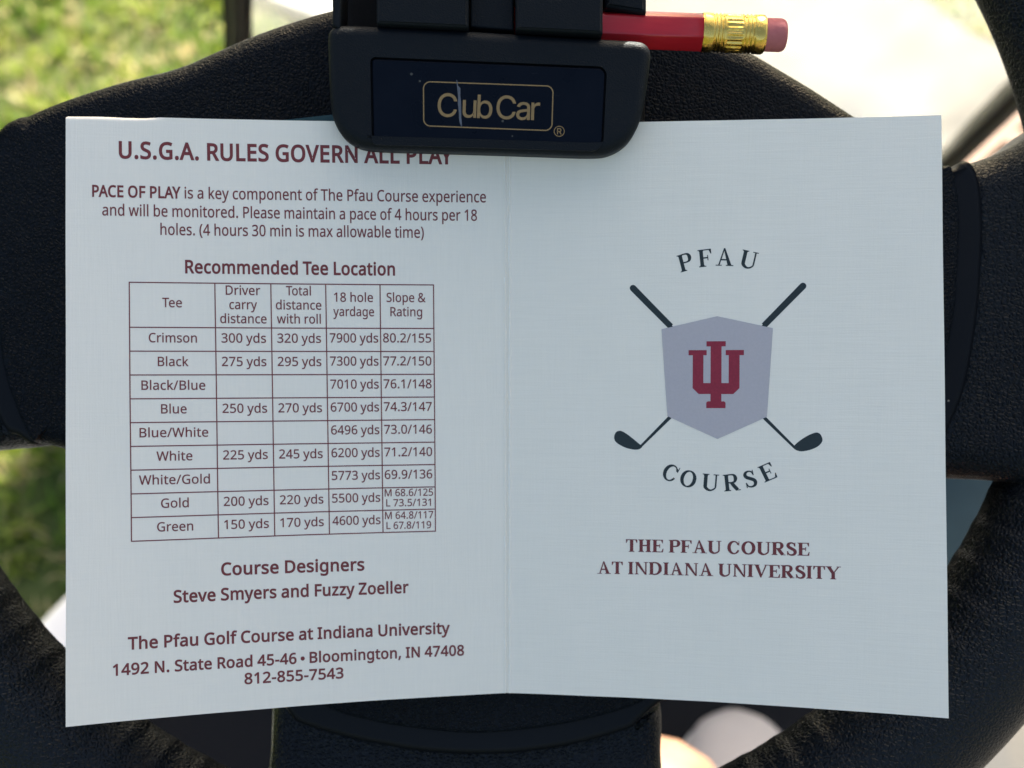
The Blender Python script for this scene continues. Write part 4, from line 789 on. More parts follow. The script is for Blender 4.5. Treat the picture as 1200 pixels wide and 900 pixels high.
for i, (x, y) in enumerate(pl):
    e = 1 if i < nb else 0
    if i < nb: bev.append(.0085 if 20 < x < 1080 else .006)
    else: bev.append(.006 if 40 < x < 110 and y > 500 else .0016)
pillow('centre_pad', pad_loop, -.045, .003, bev, M_PAD, wheel, seg=6, grid=.012)

col_px = [(60, 160), (300, 80), (600, 40), (900, 120), (1080, 200), (1117, 198), (1128, 189), (1138, 189), (1147, 202), (1152, 227), (1154, 267), (1152, 316), (1149, 358), (1142, 409), (1132, 457), (1118, 493), (1100, 530), (1060, 575), (950, 690), (830, 790),
          (773, 826), (750, 846), (735, 857), (670, 875), (605, 884.5), (549, 886), (495, 883), (452, 876), (408, 867), (352, 850), (337, 836), (300, 790), (220, 690), (140, 580), (85, 520), (52, 516), (38, 522), (20, 511), (0, 497), (-30, 420), (-42, 320), (-44, 230), (-35, 175), (-12, 152)]
pillow('collar', loop_px(col_px, .3395), -.04, .0005, .0022, M_COLLAR, wheel, seg=4)

RIM_C, RIM_R = at(553.5, 298, .342), .1812
def to_rim(x, y):
    k = (sqrt((x - RIM_C.x) ** 2 + (y - RIM_C.y) ** 2) - (RIM_R - .0219 - .020)) / .036
    k = max(0., min(1., k))
    return .0142 * k * k * (3 - 2 * k)
def spoke(px, d, zb, bevel, drop=None, n=5):
    return pillow('spoke', loop_px(px, d, n), zb, ZC - d, bevel, M_SPOKE, wheel, seg=6, drop=drop, grid=.006, zfun=to_rim)
spoke([(1040, 215), (1100, 200), (1122, 192), (1140, 187), (1170, 178), (1200, 164), (1240, 138), (1300, 160), (1320, 330), (1290, 520), (1235, 566), (1190, 566), (1158, 564), (1125, 563.5), (1090, 560), (1020, 540), (1000, 400)], .342, -.032, .011)
spoke([(-5, 300), (-14, 220), (-24, 170), (-50, 168), (-90, 150), (-150, 150), (-220, 300), (-180, 480), (-110, 530), (-50, 532), (0, 528.5), (34, 524), (46, 505), (24, 450), (4, 380)], .342, -.032, .010)
spoke([(318, 700), (315, 800), (312.5, 845), (313, 900), (306, 960), (290, 1010), (330, 1050), (540, 1060), (770, 1050), (800, 1010), (783, 960), (777, 900), (779.5, 858), (778, 835), (773, 815), (770, 700), (540, 690)], .3445, -.05, .009)

def rim():
    c = at(553.5, 298, .342)
    R, r, zc = .1812, .0205, -.0085
    N, n = 760, 44
    verts, faces = [], []
    for i in range(N):
        th = 2 * pi * i / N
        low = max(0., min(1., (-sin(th) - .12) * 4))
        ph = (i / N * 96) % 1
        ridge = exp(-((ph - .55) / .16) ** 2) - .5 * exp(-((ph - .85) / .2) ** 2)
        for k in range(n):
            a = 2 * pi * k / n
            g = max(0., cos(a - pi * .86)) ** 4
            rr = r + .0007 * ridge * low * g
            rad = R + rr * cos(a)
            verts.append((c.x + rad * cos(th), c.y + rad * sin(th), zc + rr * .92 * sin(a)))
    for i in range(N):
        for k in range(n):
            i2, k2 = (i + 1) % N, (k + 1) % n
            faces.append((i * n + k, i2 * n + k, i2 * n + k2, i * n + k2))
    mesh_obj('rim', verts, faces, M_GRAIN, wheel, True)
rim()

# ------------------------------------------------------------------ scorecard clip
clip = thing('scorecard_clip', 'black spring clip with navy badge, holding the scorecard at the top of the wheel', 'clip', mw=WHEEL)
CF = .3003
pad_px = [(383, 44), (383.5, 75), (385, 110), (388, 135), (397, 157), (412, 171), (435, 178), (500, 180.5), (560, 182.5), (630, 185), (690, 187), (715, 184), (735, 171), (748, 150), (755, 125), (760, 95), (763, 72), (763, 58), (757, 49), (744, 45.5), (700, 43), (600, 37), (500, 31), (420, 27.5), (396, 27.5), (386, 33)]
badge_px = [(433.7, 66.5), (711.5, 78), (706.7, 177.2), (435.8, 169.2)]
pocket = rounded([at2(x, y, CF) for x, y in badge_px], [.0012, .0022, .0030, .0012])
pad_px = [(x, y - 6. * max(0, y - 120) / 62) for x, y in pad_px]
pillow('paddle', loop_px(pad_px, CF, 5), ZC - .3068, ZC - CF, [.0028] * (len(pad_px) * 5), M_CLIP, clip, seg=6, hole=pocket, hole_depth=.0016)
navy, nt, b = new_mat('navy badge enamel', (.002, .004, .009), .28, .1)
nv = coords(nt)
bn = noise(nt, nv, 120, 5.)
nt.links.new(math_n(nt, 'ADD', math_n(nt, 'MULTIPLY', bn, .3), .16), b.inputs['Roughness'])
sv = node(nt, 'ShaderNodeTexVoronoi', Scale=260.)
nt.links.new(nv, sv.inputs['Vector'])
spk = math_n(nt, 'LESS_THAN', sv.outputs['Distance'], math_n(nt, 'MULTIPLY', math_n(nt, 'SUBTRACT', noise(nt, nv, 70, 2.), .52), .7))
hair = math_n(nt, 'GREATER_THAN', noise(nt, coords(nt, (.06, 1, 1)), 2600, 1.), .80)
bc = mix_col(nt, bn, (.0012, .003, .007), (.0025, .005, .011))
bc = mix_col(nt, math_n(nt, 'MULTIPLY', hair, .5), bc, (.03, .034, .04))
nt.links.new(mix_col(nt, math_n(nt, 'MULTIPLY', spk, .6), bc, (.10, .10, .09)), b.inputs['Base Color'])
plate = inset(pocket if area2(pocket) > 0 else pocket[::-1], .00042)
badge = pillow('badge', plate, ZC - CF - .0015, ZC - CF - .0003, .0003, navy, clip, seg=3)
GOLD = simple('dull gold print', (.22, .14, .05), .5, 900, .2)
ZB = ZC - CF - .0003
def flat_text(name, polys, p0, p1, h, d, z, mat, parent, cap):
    """lay glyph polygons between two points (pixel of the left end and right end of the baseline)"""
    a, c = Vector(at2(*p0, d)), Vector(at2(*p1, d))
    xs = [v[0] for vs, _ in polys for v in vs]
    x0, x1 = min(xs), max(xs)
    dr = (c - a); L = dr.length; dr.normalize(); up = Vector((-dr.y, dr.x))
    hh = h / F * d / cap
    V, T = [], []
    for vs, ts in polys:
        b0 = len(V)
        for x, y in vs:
            p = a + dr * ((x - x0) / (x1 - x0) * L) + up * (y * hh)
            V.append((p.x, p.y, z))
        T += [tuple(b0 + i for i in t) for t in ts]
    return mesh_obj(name, V, T, mat, parent)
gl = [(('C', 22))] + [' '] + [('u', 22), ('b', 22), ' ', ('C', 22), ('a', 22), ('r', 22)]
def tight(seq):
    out, x = [], 0
    for ch, dx in seq:
        p = sans_polys([(ch, 4)], key='grotesk')[0]
        xs = [v[0] for v in p[0]]
        x += dx
        out.append(([(v[0] - min(xs) + x, v[1]) for v in p[0]], p[1]))
        x += max(xs) - min(xs)
    return out
club = tight([('C', 0), ('u', 130), ('b', 20), ('C', 92), ('a', 12), ('r', 24)])
flat_text('lettering', club, (512.3, 136), (632.3, 140.6), 27.4, CF, ZB + .00004, GOLD, badge, 515)
def ring_strip(loop, w):
    lp = loop if area2(loop) > 0 else loop[::-1]
    i2 = inset(lp, w); n = len(lp)
    return [(*p,) for p in lp] + [(*p,) for p in i2], [(i, (i + 1) % n, n + (i + 1) % n, n + i) for i in range(n)]
bl = rounded([at2(*p, CF) for p in ((495.4, 94.5), (649, 100), (647.4, 153.6), (495.8, 147.8))], .0018, 8)
v, f = ring_strip(bl, .00029)
mesh_obj('gold_border', [(x, y, ZB + .00004) for x, y in v], f, GOLD, badge)
rc = Vector(at2(655.4, 153.6, CF))
v, f = ring_strip([(rc.x + .00132 * cos(k * pi / 16), rc.y + .00132 * sin(k * pi / 16)) for k in range(32)], .00018)
rg = sans_polys([('R', 8)], key='grotesk')[0]
b0 = len(v); sR = .0000029
v = v + [(rc.x + (x - 235) * sR, rc.y + (y - 255) * sR) for x, y in rg[0]]
f = f + [tuple(b0 + i for i in t) for t in rg[1]]
mesh_obj('registered_mark', [(x, y, ZB + .00004) for x, y in v], f, GOLD, badge)
SCR = simple('pale scratch', (.075, .085, .105), .6, 900, .7)
v, f = [], []
sp = [(535.2, 93.5, 1.2), (536, 100, 1.8), (537.6, 103, 4.6), (538, 112, 4.4), (538.4, 120, 4.8), (539, 130, 4.2), (539.2, 138, 4.2), (540, 144, 3.2), (541, 148.5, 1.4)]
for x, y, w in sp:
    w *= random.uniform(.6, .95)
    v += [(*at2(x - w / 2, y, CF), ZB + .00008), (*at2(x + w / 2, y, CF), ZB + .00008)]
f = [(2 * i, 2 * i + 1, 2 * i + 3, 2 * i + 2) for i in range(len(sp) - 1)]
mesh_obj('scratch', v, f, SCR, badge)

def block(name, x0, y0, x1, y1, d, zb, bev, skew=0., mat=None, r=2.):
    pts = [at2(x0, y0, d), at2(x1, y0 + skew, d), at2(x1, y1 + skew, d), at2(x0, y1, d)]
    return pillow(name, rounded(pts, r / F * d, 4), zb, ZC - d, bev, mat or M_CLIP, clip, seg=4, grid=.02)
block('hinge_barrel', 441, -90, 549, 27.5, .2988, .022, .0007, 5.)
block('hinge_barrel', 604, -90, 706.5, 34.5, .2988, .022, .0007, 5.)
block('hinge_web', 551, -90, 602, 31, .3028, .026, .0005, 4)
block('side_arm', 389.5, -90, 399, 30, .3008, .026, .0005, 4)
block('bracket', 392, -100, 757, 240, .3178, -.006, .003, r=20, mat=M_BRACKET)
block('side_lug', 708.5, -90, 757.5, 8, .3058, .022, .001, 8.)

# ------------------------------------------------------------------ pencil
def pencil():
    pd = .3117
    a, c = at(706, 33.6, pd), at(920, 41.6, pd)
    dr = (c - a).normalized()
    ax = Matrix((( dr.x, -dr.y, 0), (dr.y, dr.x, 0), (0, 0, 1))).to_4x4()
    mw = WHEEL @ Matrix.Translation(a) @ ax
    t = thing('pencil', 'short red golf pencil with brass ferrule and pink eraser, tucked through the clip hinge', 'pencil', mw=mw)
    k = pd / F
    R = 22.3 * k
    def lathe(name, prof, mat, n=48, hexa=0., flute=None):
        verts, faces = [], []
        for x, r in prof:
            for i in range(n):
                an = 2 * pi * i / n + pi / 6
                rr = r
                if hexa:
                    m = ((an + pi / 6) % (pi / 3)) - pi / 6
                    rr = r * ((1 - hexa) + hexa * cos(pi / 6) / cos(m) * 1.03)
                if flute and flute[0] <= x <= flute[1]: rr *= 1 + .035 * cos(an * 22)
                verts.append((x, rr * sin(an), rr * cos(an)))
        m = len(prof)
        for j in range(m - 1):
            for i in range(n):
                i2 = (i + 1) % n
                faces.append((j * n + i, j * n + i2, (j + 1) * n + i2, (j + 1) * n + i))
        faces.append(tuple(range(n))); faces.append(tuple(range((m - 1) * n, m * n))[::-1])
        return mesh_obj(name, verts, faces, mat, t, True)
    X = lambda px: (px - 706) * k
    red, nt, b = new_mat('red pencil lacquer', (.5, .016, .022), .22, .5)
    v = coords(nt)
    n = noise(nt, coords(nt, (.15, 1, 1)), 900, 3.)
    nt.links.new(mix_col(nt, n, (.44, .012, .018), (.56, .02, .028)), b.inputs['Base Color'])
    bump(nt, b, n, .15, .0002)
    o = lathe('shaft', [(X(600), R * .97), (X(700), R * .985), (X(760), R * .985), (X(826), R * .985)], red, 72, .8)
    br, nt, b = new_mat('brass ferrule metal', (.78, .52, .12), .24, .5, 1.)
    v = coords(nt)
    n = noise(nt, v, 500, 4.)
    nt.links.new(mix_col(nt, n, (.58, .36, .06), (.86, .60, .17)), b.inputs['Base Color'])
    nt.links.new(math_n(nt, 'ADD', math_n(nt, 'MULTIPLY', n, .3), .1), b.inputs['Roughness'])
    vo = node(nt, 'ShaderNodeTexVoronoi', Scale=420.); nt.links.new(v, vo.inputs['Vector'])
    bump(nt, b, vo.outputs['Distance'], .35, .0006)
    prof = [(822, .98), (823, 1.02), (824, 1.03), (833, 1.02)]
    for c0 in (836, 840.5, 845): prof += [(c0 - 2, 1.01), (c0 - .8, .95), (c0, .935), (c0 + .8, .95), (c0 + 2, 1.01)]
    prof += [(848, 1.0), (849.5, .95)] + [(850 + i * 1.5, .965) for i in range(12)] + [(868, .95), (869, 1.0)]
    for c0 in (872, 876.5, 881): prof += [(c0 - 2, 1.01), (c0 - .8, .95), (c0, .935), (c0 + .8, .95), (c0 + 2, 1.01)]
    prof += [(884, 1.01), (889, 1.02), (893, 1.015), (894.5, .98), (895.5, .93)]
    lathe('ferrule', [(X(p), R * r) for p, r in prof], br, 110, 0, (X(849.6), X(867)))
    er, nt, b = new_mat('pink eraser rubber', (.42, .13, .13), .85, .2)
    v = coords(nt)
    n = noise(nt, v, 500, 5.)
    nt.links.new(mix_col(nt, n, (.36, .10, .105), (.48, .165, .16)), b.inputs['Base Color'])
    bump(nt, b, n, .4, .0004)
    lathe('eraser', [(X(892), R * .86), (X(906), R * .86), (X(914), R * .86), (X(917), R * .83), (X(919.3), R * .76), (X(920.5), R * .66), (X(921), R * .4)], er)
pencil()

# ------------------------------------------------------------------ scorecard
W, H = 108., 149.
Q = {'L': [Vector(p) for p in ((-.00118, .06525, .03), (-.10828, .06522, .04), (-.00126, -.08319, .007), (-.10828, -.08323, .04))],
     'R': [Vector(p) for p in ((-.00118, .06525, .03), (.10414, .06522, .04), (-.00126, -.08319, .007), (.10865, -.08319, .0325))]}
def page(side, mx, my, lift=0.):
    """point on a page; mx mm from the page's left edge, my mm from its top, lift mm off the paper"""
    u = (W - mx) / W if side == 'L' else mx / W
    v = my / H
    c = Q[side]
    p = c[0] * ((1 - u) * (1 - v)) + c[1] * (u * (1 - v)) + c[2] * ((1 - u) * v) + c[3] * (u * v)
    s = u * W
    crease = .27 * exp(-((s - .62) / .24) ** 2) - .16 * exp(-(s / .25) ** 2)
    wave = .13 * sin(mx * .11 + my * .045 + (0 if side == 'L' else 2)) * sin(my * .07 + .6) + .05 * sin(mx * .31 - my * .12)
    crease += wave * min(1., s / 12)
    if my < .9 and side == 'L': crease -= 1.5 * ((.9 - my) / .9) ** 2 * max(0., min(1., (22 - mx) / 3)) * (.8 + .2 * cos(mx * .4))
    return Vector((p.x, p.y, p.z + 4 * u * (1 - u) * (.001 + .002 * v) * -1 + (crease + lift) * .001))
card = thing('scorecard', 'open white linen scorecard with maroon print, propped on the steering wheel', 'scorecard', mw=WHEEL)

def page_mesh(name, side, mat):
    ss = [0, .12, .25, .37, .5, .62, .75, .87, 1., 1.2, 1.5, 2] + [2 + i * 106 / 52 for i in range(1, 53)]
    us = [W - s for s in ss] if side == 'L' else ss
    ts = [0, .2, .4, .6, .8, 1.2] + [H * i / 60 for i in range(1, 61)]
    nx, ny = len(us), len(ts)
    V = [page(side, x, y) for y in ts for x in us]
    V += [page(side, x, y, -.34) for y in ts for x in us]
    o = nx * ny
    Fc, sm = [], []
    for j in range(ny - 1):
        for i in range(nx - 1):
            a = j * nx + i
            fr = (a, a + 1, a + nx + 1, a + nx)
            Fc.append(fr if side == 'L' else fr[::-1]); sm.append(True)
            bk = tuple(o + k for k in fr[::-1])
            Fc.append(bk if side == 'L' else bk[::-1]); sm.append(True)
    rim_i = [i for i in range(nx)] + [j * nx + nx - 1 for j in range(1, ny)] + [(ny - 1) * nx + i for i in range(nx - 2, -1, -1)] + [j * nx for j in range(ny - 2, 0, -1)]
    # the outer edges get their own vertices so that they shade sharply
    b0 = len(V); n = len(rim_i)
    V += [V[i].copy() for i in rim_i] + [V[o + i].copy() for i in rim_i]
    for k in range(n):
        k2 = (k + 1) % n
        Fc.append((b0 + k, b0 + k2, b0 + n + k2, b0 + n + k)); sm.append(False)
    bm = bmesh.new()
    vs = [bm.verts.new(p) for p in V]
    for f, s in zip(Fc, sm):
        ff = bm.faces.new([vs[i] for i in f]); ff.smooth = s
    bmesh.ops.recalc_face_normals(bm, faces=bm.faces)
    me = bpy.data.meshes.new(name); bm.to_mesh(me); bm.free()
    me.materials.append(mat)
    # front faces must look at the reader
    ob = bpy.data.objects.new(name, me); COL.objects.link(ob); ob.parent = card
    nf = sum(p.normal.z for p in me.polygons if p.center.z > -1 and p.index % 2 == 0)
    return ob
lp = page_mesh('left_page', 'L', M_PAPER_L)
lp['label'] = 'left page with rules, tee table and address'
rp = page_mesh('right_page', 'R', M_PAPER_R)
rp['label'] = 'right page with crest and course title'

LIFT = .05
M_FOLD_LIT = simple('paper fold painted lit', (.93, .91, .86), .5, 900, .03)  # whiter than the page: the light on the fold put into colour
class Print:
    def __init__(s, side): s.side, s.V, s.F = side, [], []
    def add(s, vs, fs, lift=LIFT):
        b = len(s.V)
        s.V += [page(s.side, x, y, lift) for x, y in vs]
        s.F += [tuple(b + i for i in f) for f in fs]
    def line(s, polys, xl, xr, base_l, base_r, cap_mm, cap):
        xs = [v[0] for vs, _ in polys for v in vs]
        x0, x1 = min(xs), max(xs)
        for vs, ts in polys:
            s.add([(xl + (x - x0) / (x1 - x0) * (xr - xl), base_l + (base_r - base_l) * (x - x0) / (x1 - x0) - y * cap_mm / cap) for x, y in vs], ts)
    def mid(s, polys, xc, base, w, cap_mm, cap): s.line(polys, xc - w / 2, xc + w / 2, base, base, cap_mm, cap)
    def strip(s, a, b, w, n):
        dx, dy = b[0] - a[0], b[1] - a[1]; L = sqrt(dx * dx + dy * dy); px, py = -dy / L * w / 2, dx / L * w / 2
        vs = []
        for i in range(n + 1):
            t = i / n; x, y = a[0] + dx * t, a[1] + dy * t
            vs += [(x + px, y + py), (x - px, y - py)]
        s.add(vs, [(2 * i, 2 * i + 1, 2 * i + 3, 2 * i + 2) for i in range(n)])
    def build(s, name, mat, parent): return mesh_obj(name, s.V, s.F, mat, parent)
CAP = 571.
px = 1 / 4.70
B = 21
def sent(*runs): return [(c, w) if c != ' ' else ' ' for tx, w in runs for c in tx]

p = Print('L'); p.line(sans_polys(sent(('U.S.G.A. RULES GOVERN ALL PLAY', 25)), track=4), 12.47, 94.28, 10.1, 9.98, 3.95, CAP)
p.build('heading', I_TEXT, lp)
p = Print('L')
p.line(sans_polys(sent(('PACE OF PLAY', 23), (' is a key component of The Pfau Course experience', 8))), 6.17, 102.56, 19.65, 19.4, 2.72, CAP)
p.line(sans_polys(sent(('and will be monitored. Please maintain a pace of 4 hours per 18', 8))), 8.49, 100.27, 24.2, 24.0, 2.72, CAP)
p.line(sans_polys(sent(('holes. (4 hours 30 min is max allowable time)', 8))), 22.07, 86.74, 28.65, 28.4, 2.72, CAP)
p.build('pace_paragraph', I_TEXT, lp)
p = Print('L'); p.line(sans_polys(sent(('Recommended Tee Location', 22))), 27.84, 79.38, 37.95, 37.88, 3.1, CAP)
p.build('table_title', I_TEXT, lp)

xc = [14.65, 34.9, 48.45, 61.98, 75.55, 89.1]
rowL = [40.45] + [51.5 + i * 5.875 for i in range(10)]
yr = lambda i, x: rowL[i] - (x - 14.65) / 74.45 * (.22 + .012 * i)
p = Print('L')
w = .27
for i in range(11): p.strip((xc[0] - w / 2, yr(i, xc[0])), (xc[5] + w / 2, yr(i, xc[5])), w, 20)
for x in xc:
    for i in range(10): p.strip((x, yr(i, x) + w / 2), (x, yr(i + 1, x) - w / 2), w, 3)
p.build('table_rules', I_TEXT, lp)

p = Print('L')
cc = [(xc[i] + xc[i + 1]) / 2 for i in range(5)]
RW = 8
def cell(tx, x, base, wpx, cap=2.26): p.mid(sans_polys(sent((tx, RW))), x, base, wpx * px, cap, CAP)
cell('Tee', cc[0] - .1, 46.45, 21.9)
for tx, y, ww in (('Driver', 43.2, 39.3), ('carry', 46.75, 31.6), ('distance', 50.25, 52.8)): cell(tx, cc[1], y, ww)
for tx, y, ww in (('Total', 43.15, 28.8), ('distance', 46.7, 52.8), ('with roll', 50.2, 51.)): cell(tx, cc[2], y, ww)
for tx, y, ww in (('18 hole', 44.65, 45.9), ('yardage', 48.25, 48)): cell(tx, cc[3] + .1, y, ww)
for tx, y, ww in (('Slope &', 44.6, 46.6), ('Rating', 48.2, 37.9)): cell(tx, cc[4] - .2, y, ww)
rows = [('Crimson', '300', '320', '7900', '80.2/155'), ('Black', '275', '295', '7300', '77.2/150'), ('Black/Blue', '', '', '7010', '76.1/148'), ('Blue', '250', '270', '6700', '74.3/147'),
        ('Blue/White', '', '', '6496', '73.0/146'), ('White', '225', '245', '6200', '71.2/140'), ('White/Gold', '', '', '5773', '69.9/136'), ('Gold', '200', '220', '5500', ''), ('Green', '150', '170', '4600', '')]
widths = {'Crimson': 53.3, 'Black': 34, 'Black/Blue': 70.5, 'Blue': 28.2, 'Blue/White': 75.6, 'White': 39.5, 'White/Gold': 78, 'Gold': 30.4, 'Green': 39.5}
for i, r in enumerate(rows):
    y = lambda x: yr(i + 1, x) + 3.68
    cell(r[0], cc[0], y(cc[0]), widths[r[0]])
    if r[1]: cell(r[1] + ' yds', cc[1], y(cc[1]), 50.7)
    if r[2]: cell(r[2] + ' yds', cc[2], y(cc[2]), 50.7)
    cell(r[3] + ' yds', cc[3] + .1, y(cc[3]) - .1, 57.2)
    if r[4]: cell(r[4], cc[4] - .05, y(cc[4]) - .12, 57.5)
for tx, yb, ww in (('M 68.6/125', 94.6, 58.5), ('L 73.5/131', 97.25, 54.2), ('M 64.8/117', 100.55, 58.5), ('L 67.8/119', 103.2, 54.2)): cell(tx, cc[4] - (0 if tx[0] == 'M' else .1), yb, ww, 1.85)
p.build('table_text', I_TEXT, lp)

p = Print('L')
p.line(sans_polys(sent(('Course Designers', 22))), 35.41, 70.69, 113.8, 113.9, 3.1, CAP)
p.line(sans_polys(sent(('Steve Smyers and Fuzzy Zoeller', 22))), 24.18, 81.99, 120.15, 120.3, 3.0, CAP)
p.build('designer_credit', I_TEXT, lp)
p = Print('L')
p.line(sans_polys(sent(('The Pfau Golf Course at Indiana University', 22))), 13.67, 92.69, 131.2, 131.75, 2.95, CAP)
p.line(sans_polys(sent(('1492 N. State Road 45-46 \u2022 Bloomington, IN 47408', 21))), 10.21, 96.41, 137.45, 137.9, 2.75, CAP)
p.line(sans_polys(sent(('812-855-7543', 20))), 40.6, 65.0, 142.1, 142.35, 2.75, CAP)
p.build('address_block', I_TEXT, lp)

# two strips of whiter paper along the fold, coloured as its lit ridges
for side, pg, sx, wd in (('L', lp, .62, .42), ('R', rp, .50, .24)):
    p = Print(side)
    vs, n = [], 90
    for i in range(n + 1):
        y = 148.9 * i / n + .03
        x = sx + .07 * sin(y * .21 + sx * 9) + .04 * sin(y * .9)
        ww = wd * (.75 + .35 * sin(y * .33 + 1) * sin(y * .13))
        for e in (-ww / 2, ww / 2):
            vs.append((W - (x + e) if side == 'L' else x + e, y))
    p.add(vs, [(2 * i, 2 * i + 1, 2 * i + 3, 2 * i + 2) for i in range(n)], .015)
    p.build('fold_highlight', M_FOLD_LIT, pg)

# right page
def placed(text, spots, size, T, t):
    p = Print('R')
    for ch, (x, y, rot) in zip(text, spots):
        g, adv = serif_glyph(ch, T, t)
        vs, fs = union(g)
        xs = [v[0] for v in vs]; mxx = (min(xs) + max(xs)) / 2
        k = size / 100; c, s = cos(radians(rot)), sin(radians(rot))
        out = []
        for a, b in vs:
            a, b = (a - mxx) * k * 1.0, (b - 50) * k
            out.append((x + a * c - b * s, y - (a * s + b * c)))
        p.add(out, fs)
    return p
placed('PFAU', [(45.5, 34.75, 15), (50.4, 33.75, 6), (55.35, 33.6, -2.5), (61.3, 34.3, -13)], 4.3, 21, 8).build('arched_name', I_DARK, rp)
placed('COURSE', [(41.95, 88.4, -25), (46.5, 89.95, -14), (52.0, 90.8, -4), (57.3, 90.75, 6), (61.85, 89.75, 14), (66.1, 87.95, 25)], 4.3, 21, 8).build('arched_word', I_DARK, rp)

def capsule(a, b, w0, w1, n=8):
    d = Vector((b[0] - a[0], b[1] - a[1])).normalized(); th = math.atan2(d.y, d.x)
    out = [(a[0] + w0 / 2 * cos(th + pi / 2 + pi * k / n), a[1] + w0 / 2 * sin(th + pi / 2 + pi * k / n)) for k in range(n + 1)]
    nx, ny = -d.y, d.x
    return out + [(b[0] - nx * w1 / 2, b[1] - ny * w1 / 2), (b[0] + nx * w1 / 2, b[1] + ny * w1 / 2)]
def poly_fill(pr, loop, lift=LIFT):
    ts = tessellate_polygon([[Vector((x, y, 0)) for x, y in loop]])
    pr.add(loop, [tuple(t) for t in ts], lift)
head_l = [(34.08, 81.0), (32.22, 79.45), (30.76, 78.35), (29.31, 77.6), (28.14, 77.95), (27.65, 79.2), (28.0, 80.4), (29.32, 81.4), (31.07, 82.15), (33.1, 82.5), (34.15, 82.3), (34.83, 81.6)]
head_r = [(72.95, 80.64), (74.6, 79.29), (76.24, 78.3), (77.88, 77.71), (78.86, 78.2), (79.35, 79.5), (78.9, 80.58), (77.88, 81.45), (76.24, 82.16), (74.33, 82.52), (73.06, 82.25), (72.35, 81.6)]
for grip, sh, hd in ((((32.3, 41.1), (41.9, 50.85)), ((65.1, 73.8), (72.75, 81.7)), head_r), (((74.6, 41.0), (65.05, 50.8)), ((41.9, 73.8), (34.35, 81.7)), head_l)):
    p = Print('R')
    parts = [capsule(grip[0], grip[1], 1.65, 1.5), capsule(grip[1], sh[1], .75, .6), capsule(sh[1], sh[0], .6, .75), catmull(hd, 3)]
    fine = []
    for l in parts:
        o = []
        for i, a in enumerate(l):
            b = l[(i + 1) % len(l)]; n = max(1, int(sqrt((a[0] - b[0]) ** 2 + (a[1] - b[1]) ** 2) / 1.0))
            o += [(a[0] + (b[0] - a[0]) * k / n, a[1] + (b[1] - a[1]) * k / n) for k in range(n)]
        fine.append(o)
    vs, fs = union(fine)
    p.add(vs, fs, .04)
    p.build('printed_golf_club', I_DARK, rp)
# shield as a fine grid of strips so that it follows the paper
def clip_x(loop, x0, x1):
    def half(l, f):
        out = []
        for i in range(len(l)):
            a, b = l[i - 1], l[i]; fa, fb = f(a), f(b)
            if (fa >= 0) != (fb >= 0):
                t = fa / (fa - fb); out.append((a[0] + (b[0] - a[0]) * t, a[1] + (b[1] - a[1]) * t))
            if fb >= 0: out.append(b)
        return out
    l = half(loop, lambda q: q[0] - x0)
    return half(l, lambda q: x1 - q[0]) if l else []
def clip_y(loop, y0, y1): return [(x, y) for y, x in clip_x([(b, a) for a, b in loop], y0, y1)]
p = Print('R')
sh = [(53.5, 48.36), (67.24, 51.45), (65.9, 73.8), (53.7, 79.55), (41.15, 73.75), (39.55, 51.55)]
for i in range(16):
    for j in range(16):
        c = clip_y(clip_x(sh, 39 + i * 1.8, 40.8 + i * 1.8), 48 + j * 2, 50 + j * 2)
        if len(c) > 2: p.add(c, [tuple(range(len(c)))], LIFT + .03)
p.build('crest_shield', I_GREY, rp)
cx = 53.25
def sym(pts): return pts
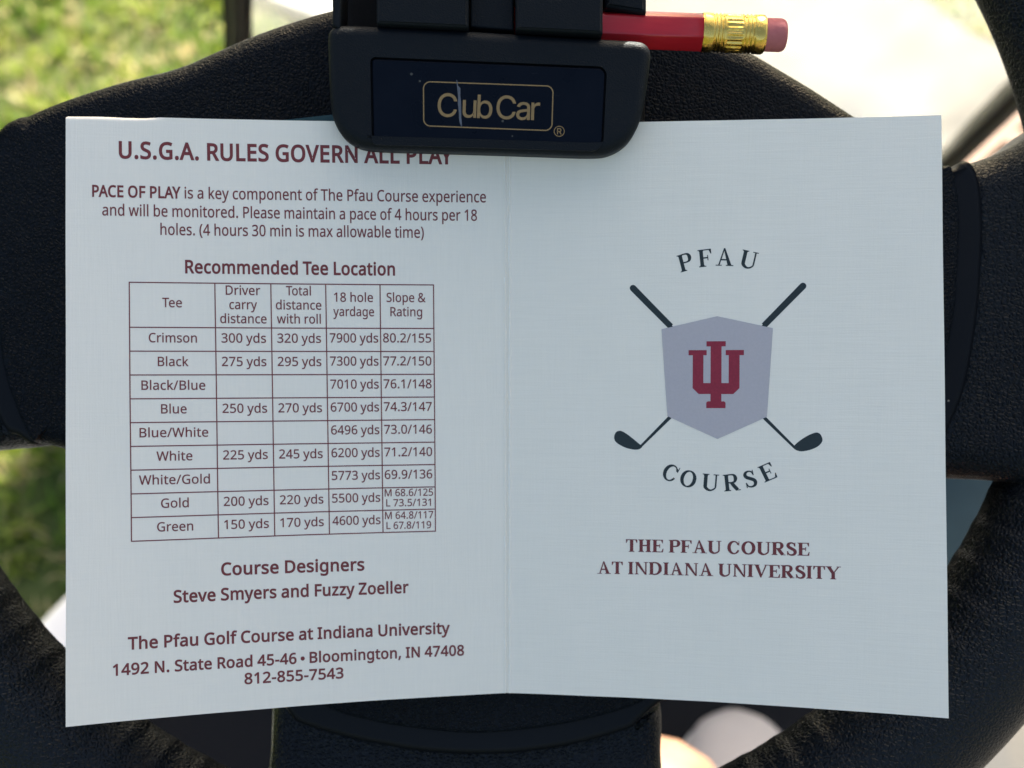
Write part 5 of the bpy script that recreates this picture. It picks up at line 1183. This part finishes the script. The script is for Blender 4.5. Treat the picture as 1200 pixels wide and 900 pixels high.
mono = [rect(cx - 2.4, 54.65, cx + 2.4, 55.95)[0], rect(cx - 1.36, 55.9, cx + 1.36, 70.2)[0], [(cx - 2.4, 71.65), (cx + 2.4, 71.65), (cx + 2.4, 70.25), (cx + 2.05, 69.9), (cx - 2.05, 69.9), (cx - 2.4, 70.25)],
        rect(cx - 6.87, 56.88, cx - 2.35, 58.18)[0], rect(cx + 2.4, 56.88, cx + 6.9, 58.18)[0], rect(cx - 5.82, 58.1, cx - 3.15, 66.6)[0], rect(cx + 3.15, 58.1, cx + 5.84, 66.6)[0],
        [(cx - 5.82, 65.25), (cx + 5.84, 65.25), (cx + 5.84, 66.55), (cx + 4.3, 68.05), (cx - 4.3, 68.05), (cx - 5.82, 66.55)]]
p = Print('R')
vs, fs = union(mono)
p.add(vs, fs, LIFT + .05)
p.build('crest_monogram', I_RED, rp)
p = Print('R')
p.line(serif_polys('THE PFAU COURSE', 24, 10, 3, 32), 30.78, 76.27, 109.45, 109.25, 3.32, 100)
p.line(serif_polys('AT INDIANA UNIVERSITY', 24, 10, 3, 32), 23.47, 83.71, 115.5, 115.1, 3.30, 100)
p.build('course_title', I_SERIF, rp)

# ------------------------------------------------------------------ teal sheet peeking out behind the card
def teal_sheet():
    m = simple('teal card stock', (.016, .07, .08), .5, 300, .15)
    t = [at2(300, 144, .312), at2(735, 98, .312)]
    a, c = Vector(t[0]), Vector(t[1]); d = (c - a).normalized(); dn = Vector((d.y, -d.x))
    cs = [a, c, c + dn * .06, a + dn * .06]
    zf = lambda y: .03 - (.06525 - y) * .155 - .0022
    V = [(q2.x, q2.y, zf(q2.y)) for q2 in cs] + [(q2.x, q2.y, zf(q2.y) - .0006) for q2 in cs]
    bm = bmesh.new()
    vs = [bm.verts.new(q2) for q2 in V]
    for f in ((0, 3, 2, 1), (4, 5, 6, 7), (0, 1, 5, 4), (1, 2, 6, 5), (2, 3, 7, 6), (3, 0, 4, 7)): bm.faces.new([vs[i] for i in f])
    bmesh.ops.recalc_face_normals(bm, faces=bm.faces)
    me = bpy.data.meshes.new('teal_sheet'); bm.to_mesh(me); bm.free(); me.materials.append(m)
    o = bpy.data.objects.new('teal_sheet', me); COL.objects.link(o); o.matrix_world = WHEEL
    o['label'] = 'teal card edge just showing behind the top of the open scorecard, left of the clip'
    o['category'] = 'card'
teal_sheet()
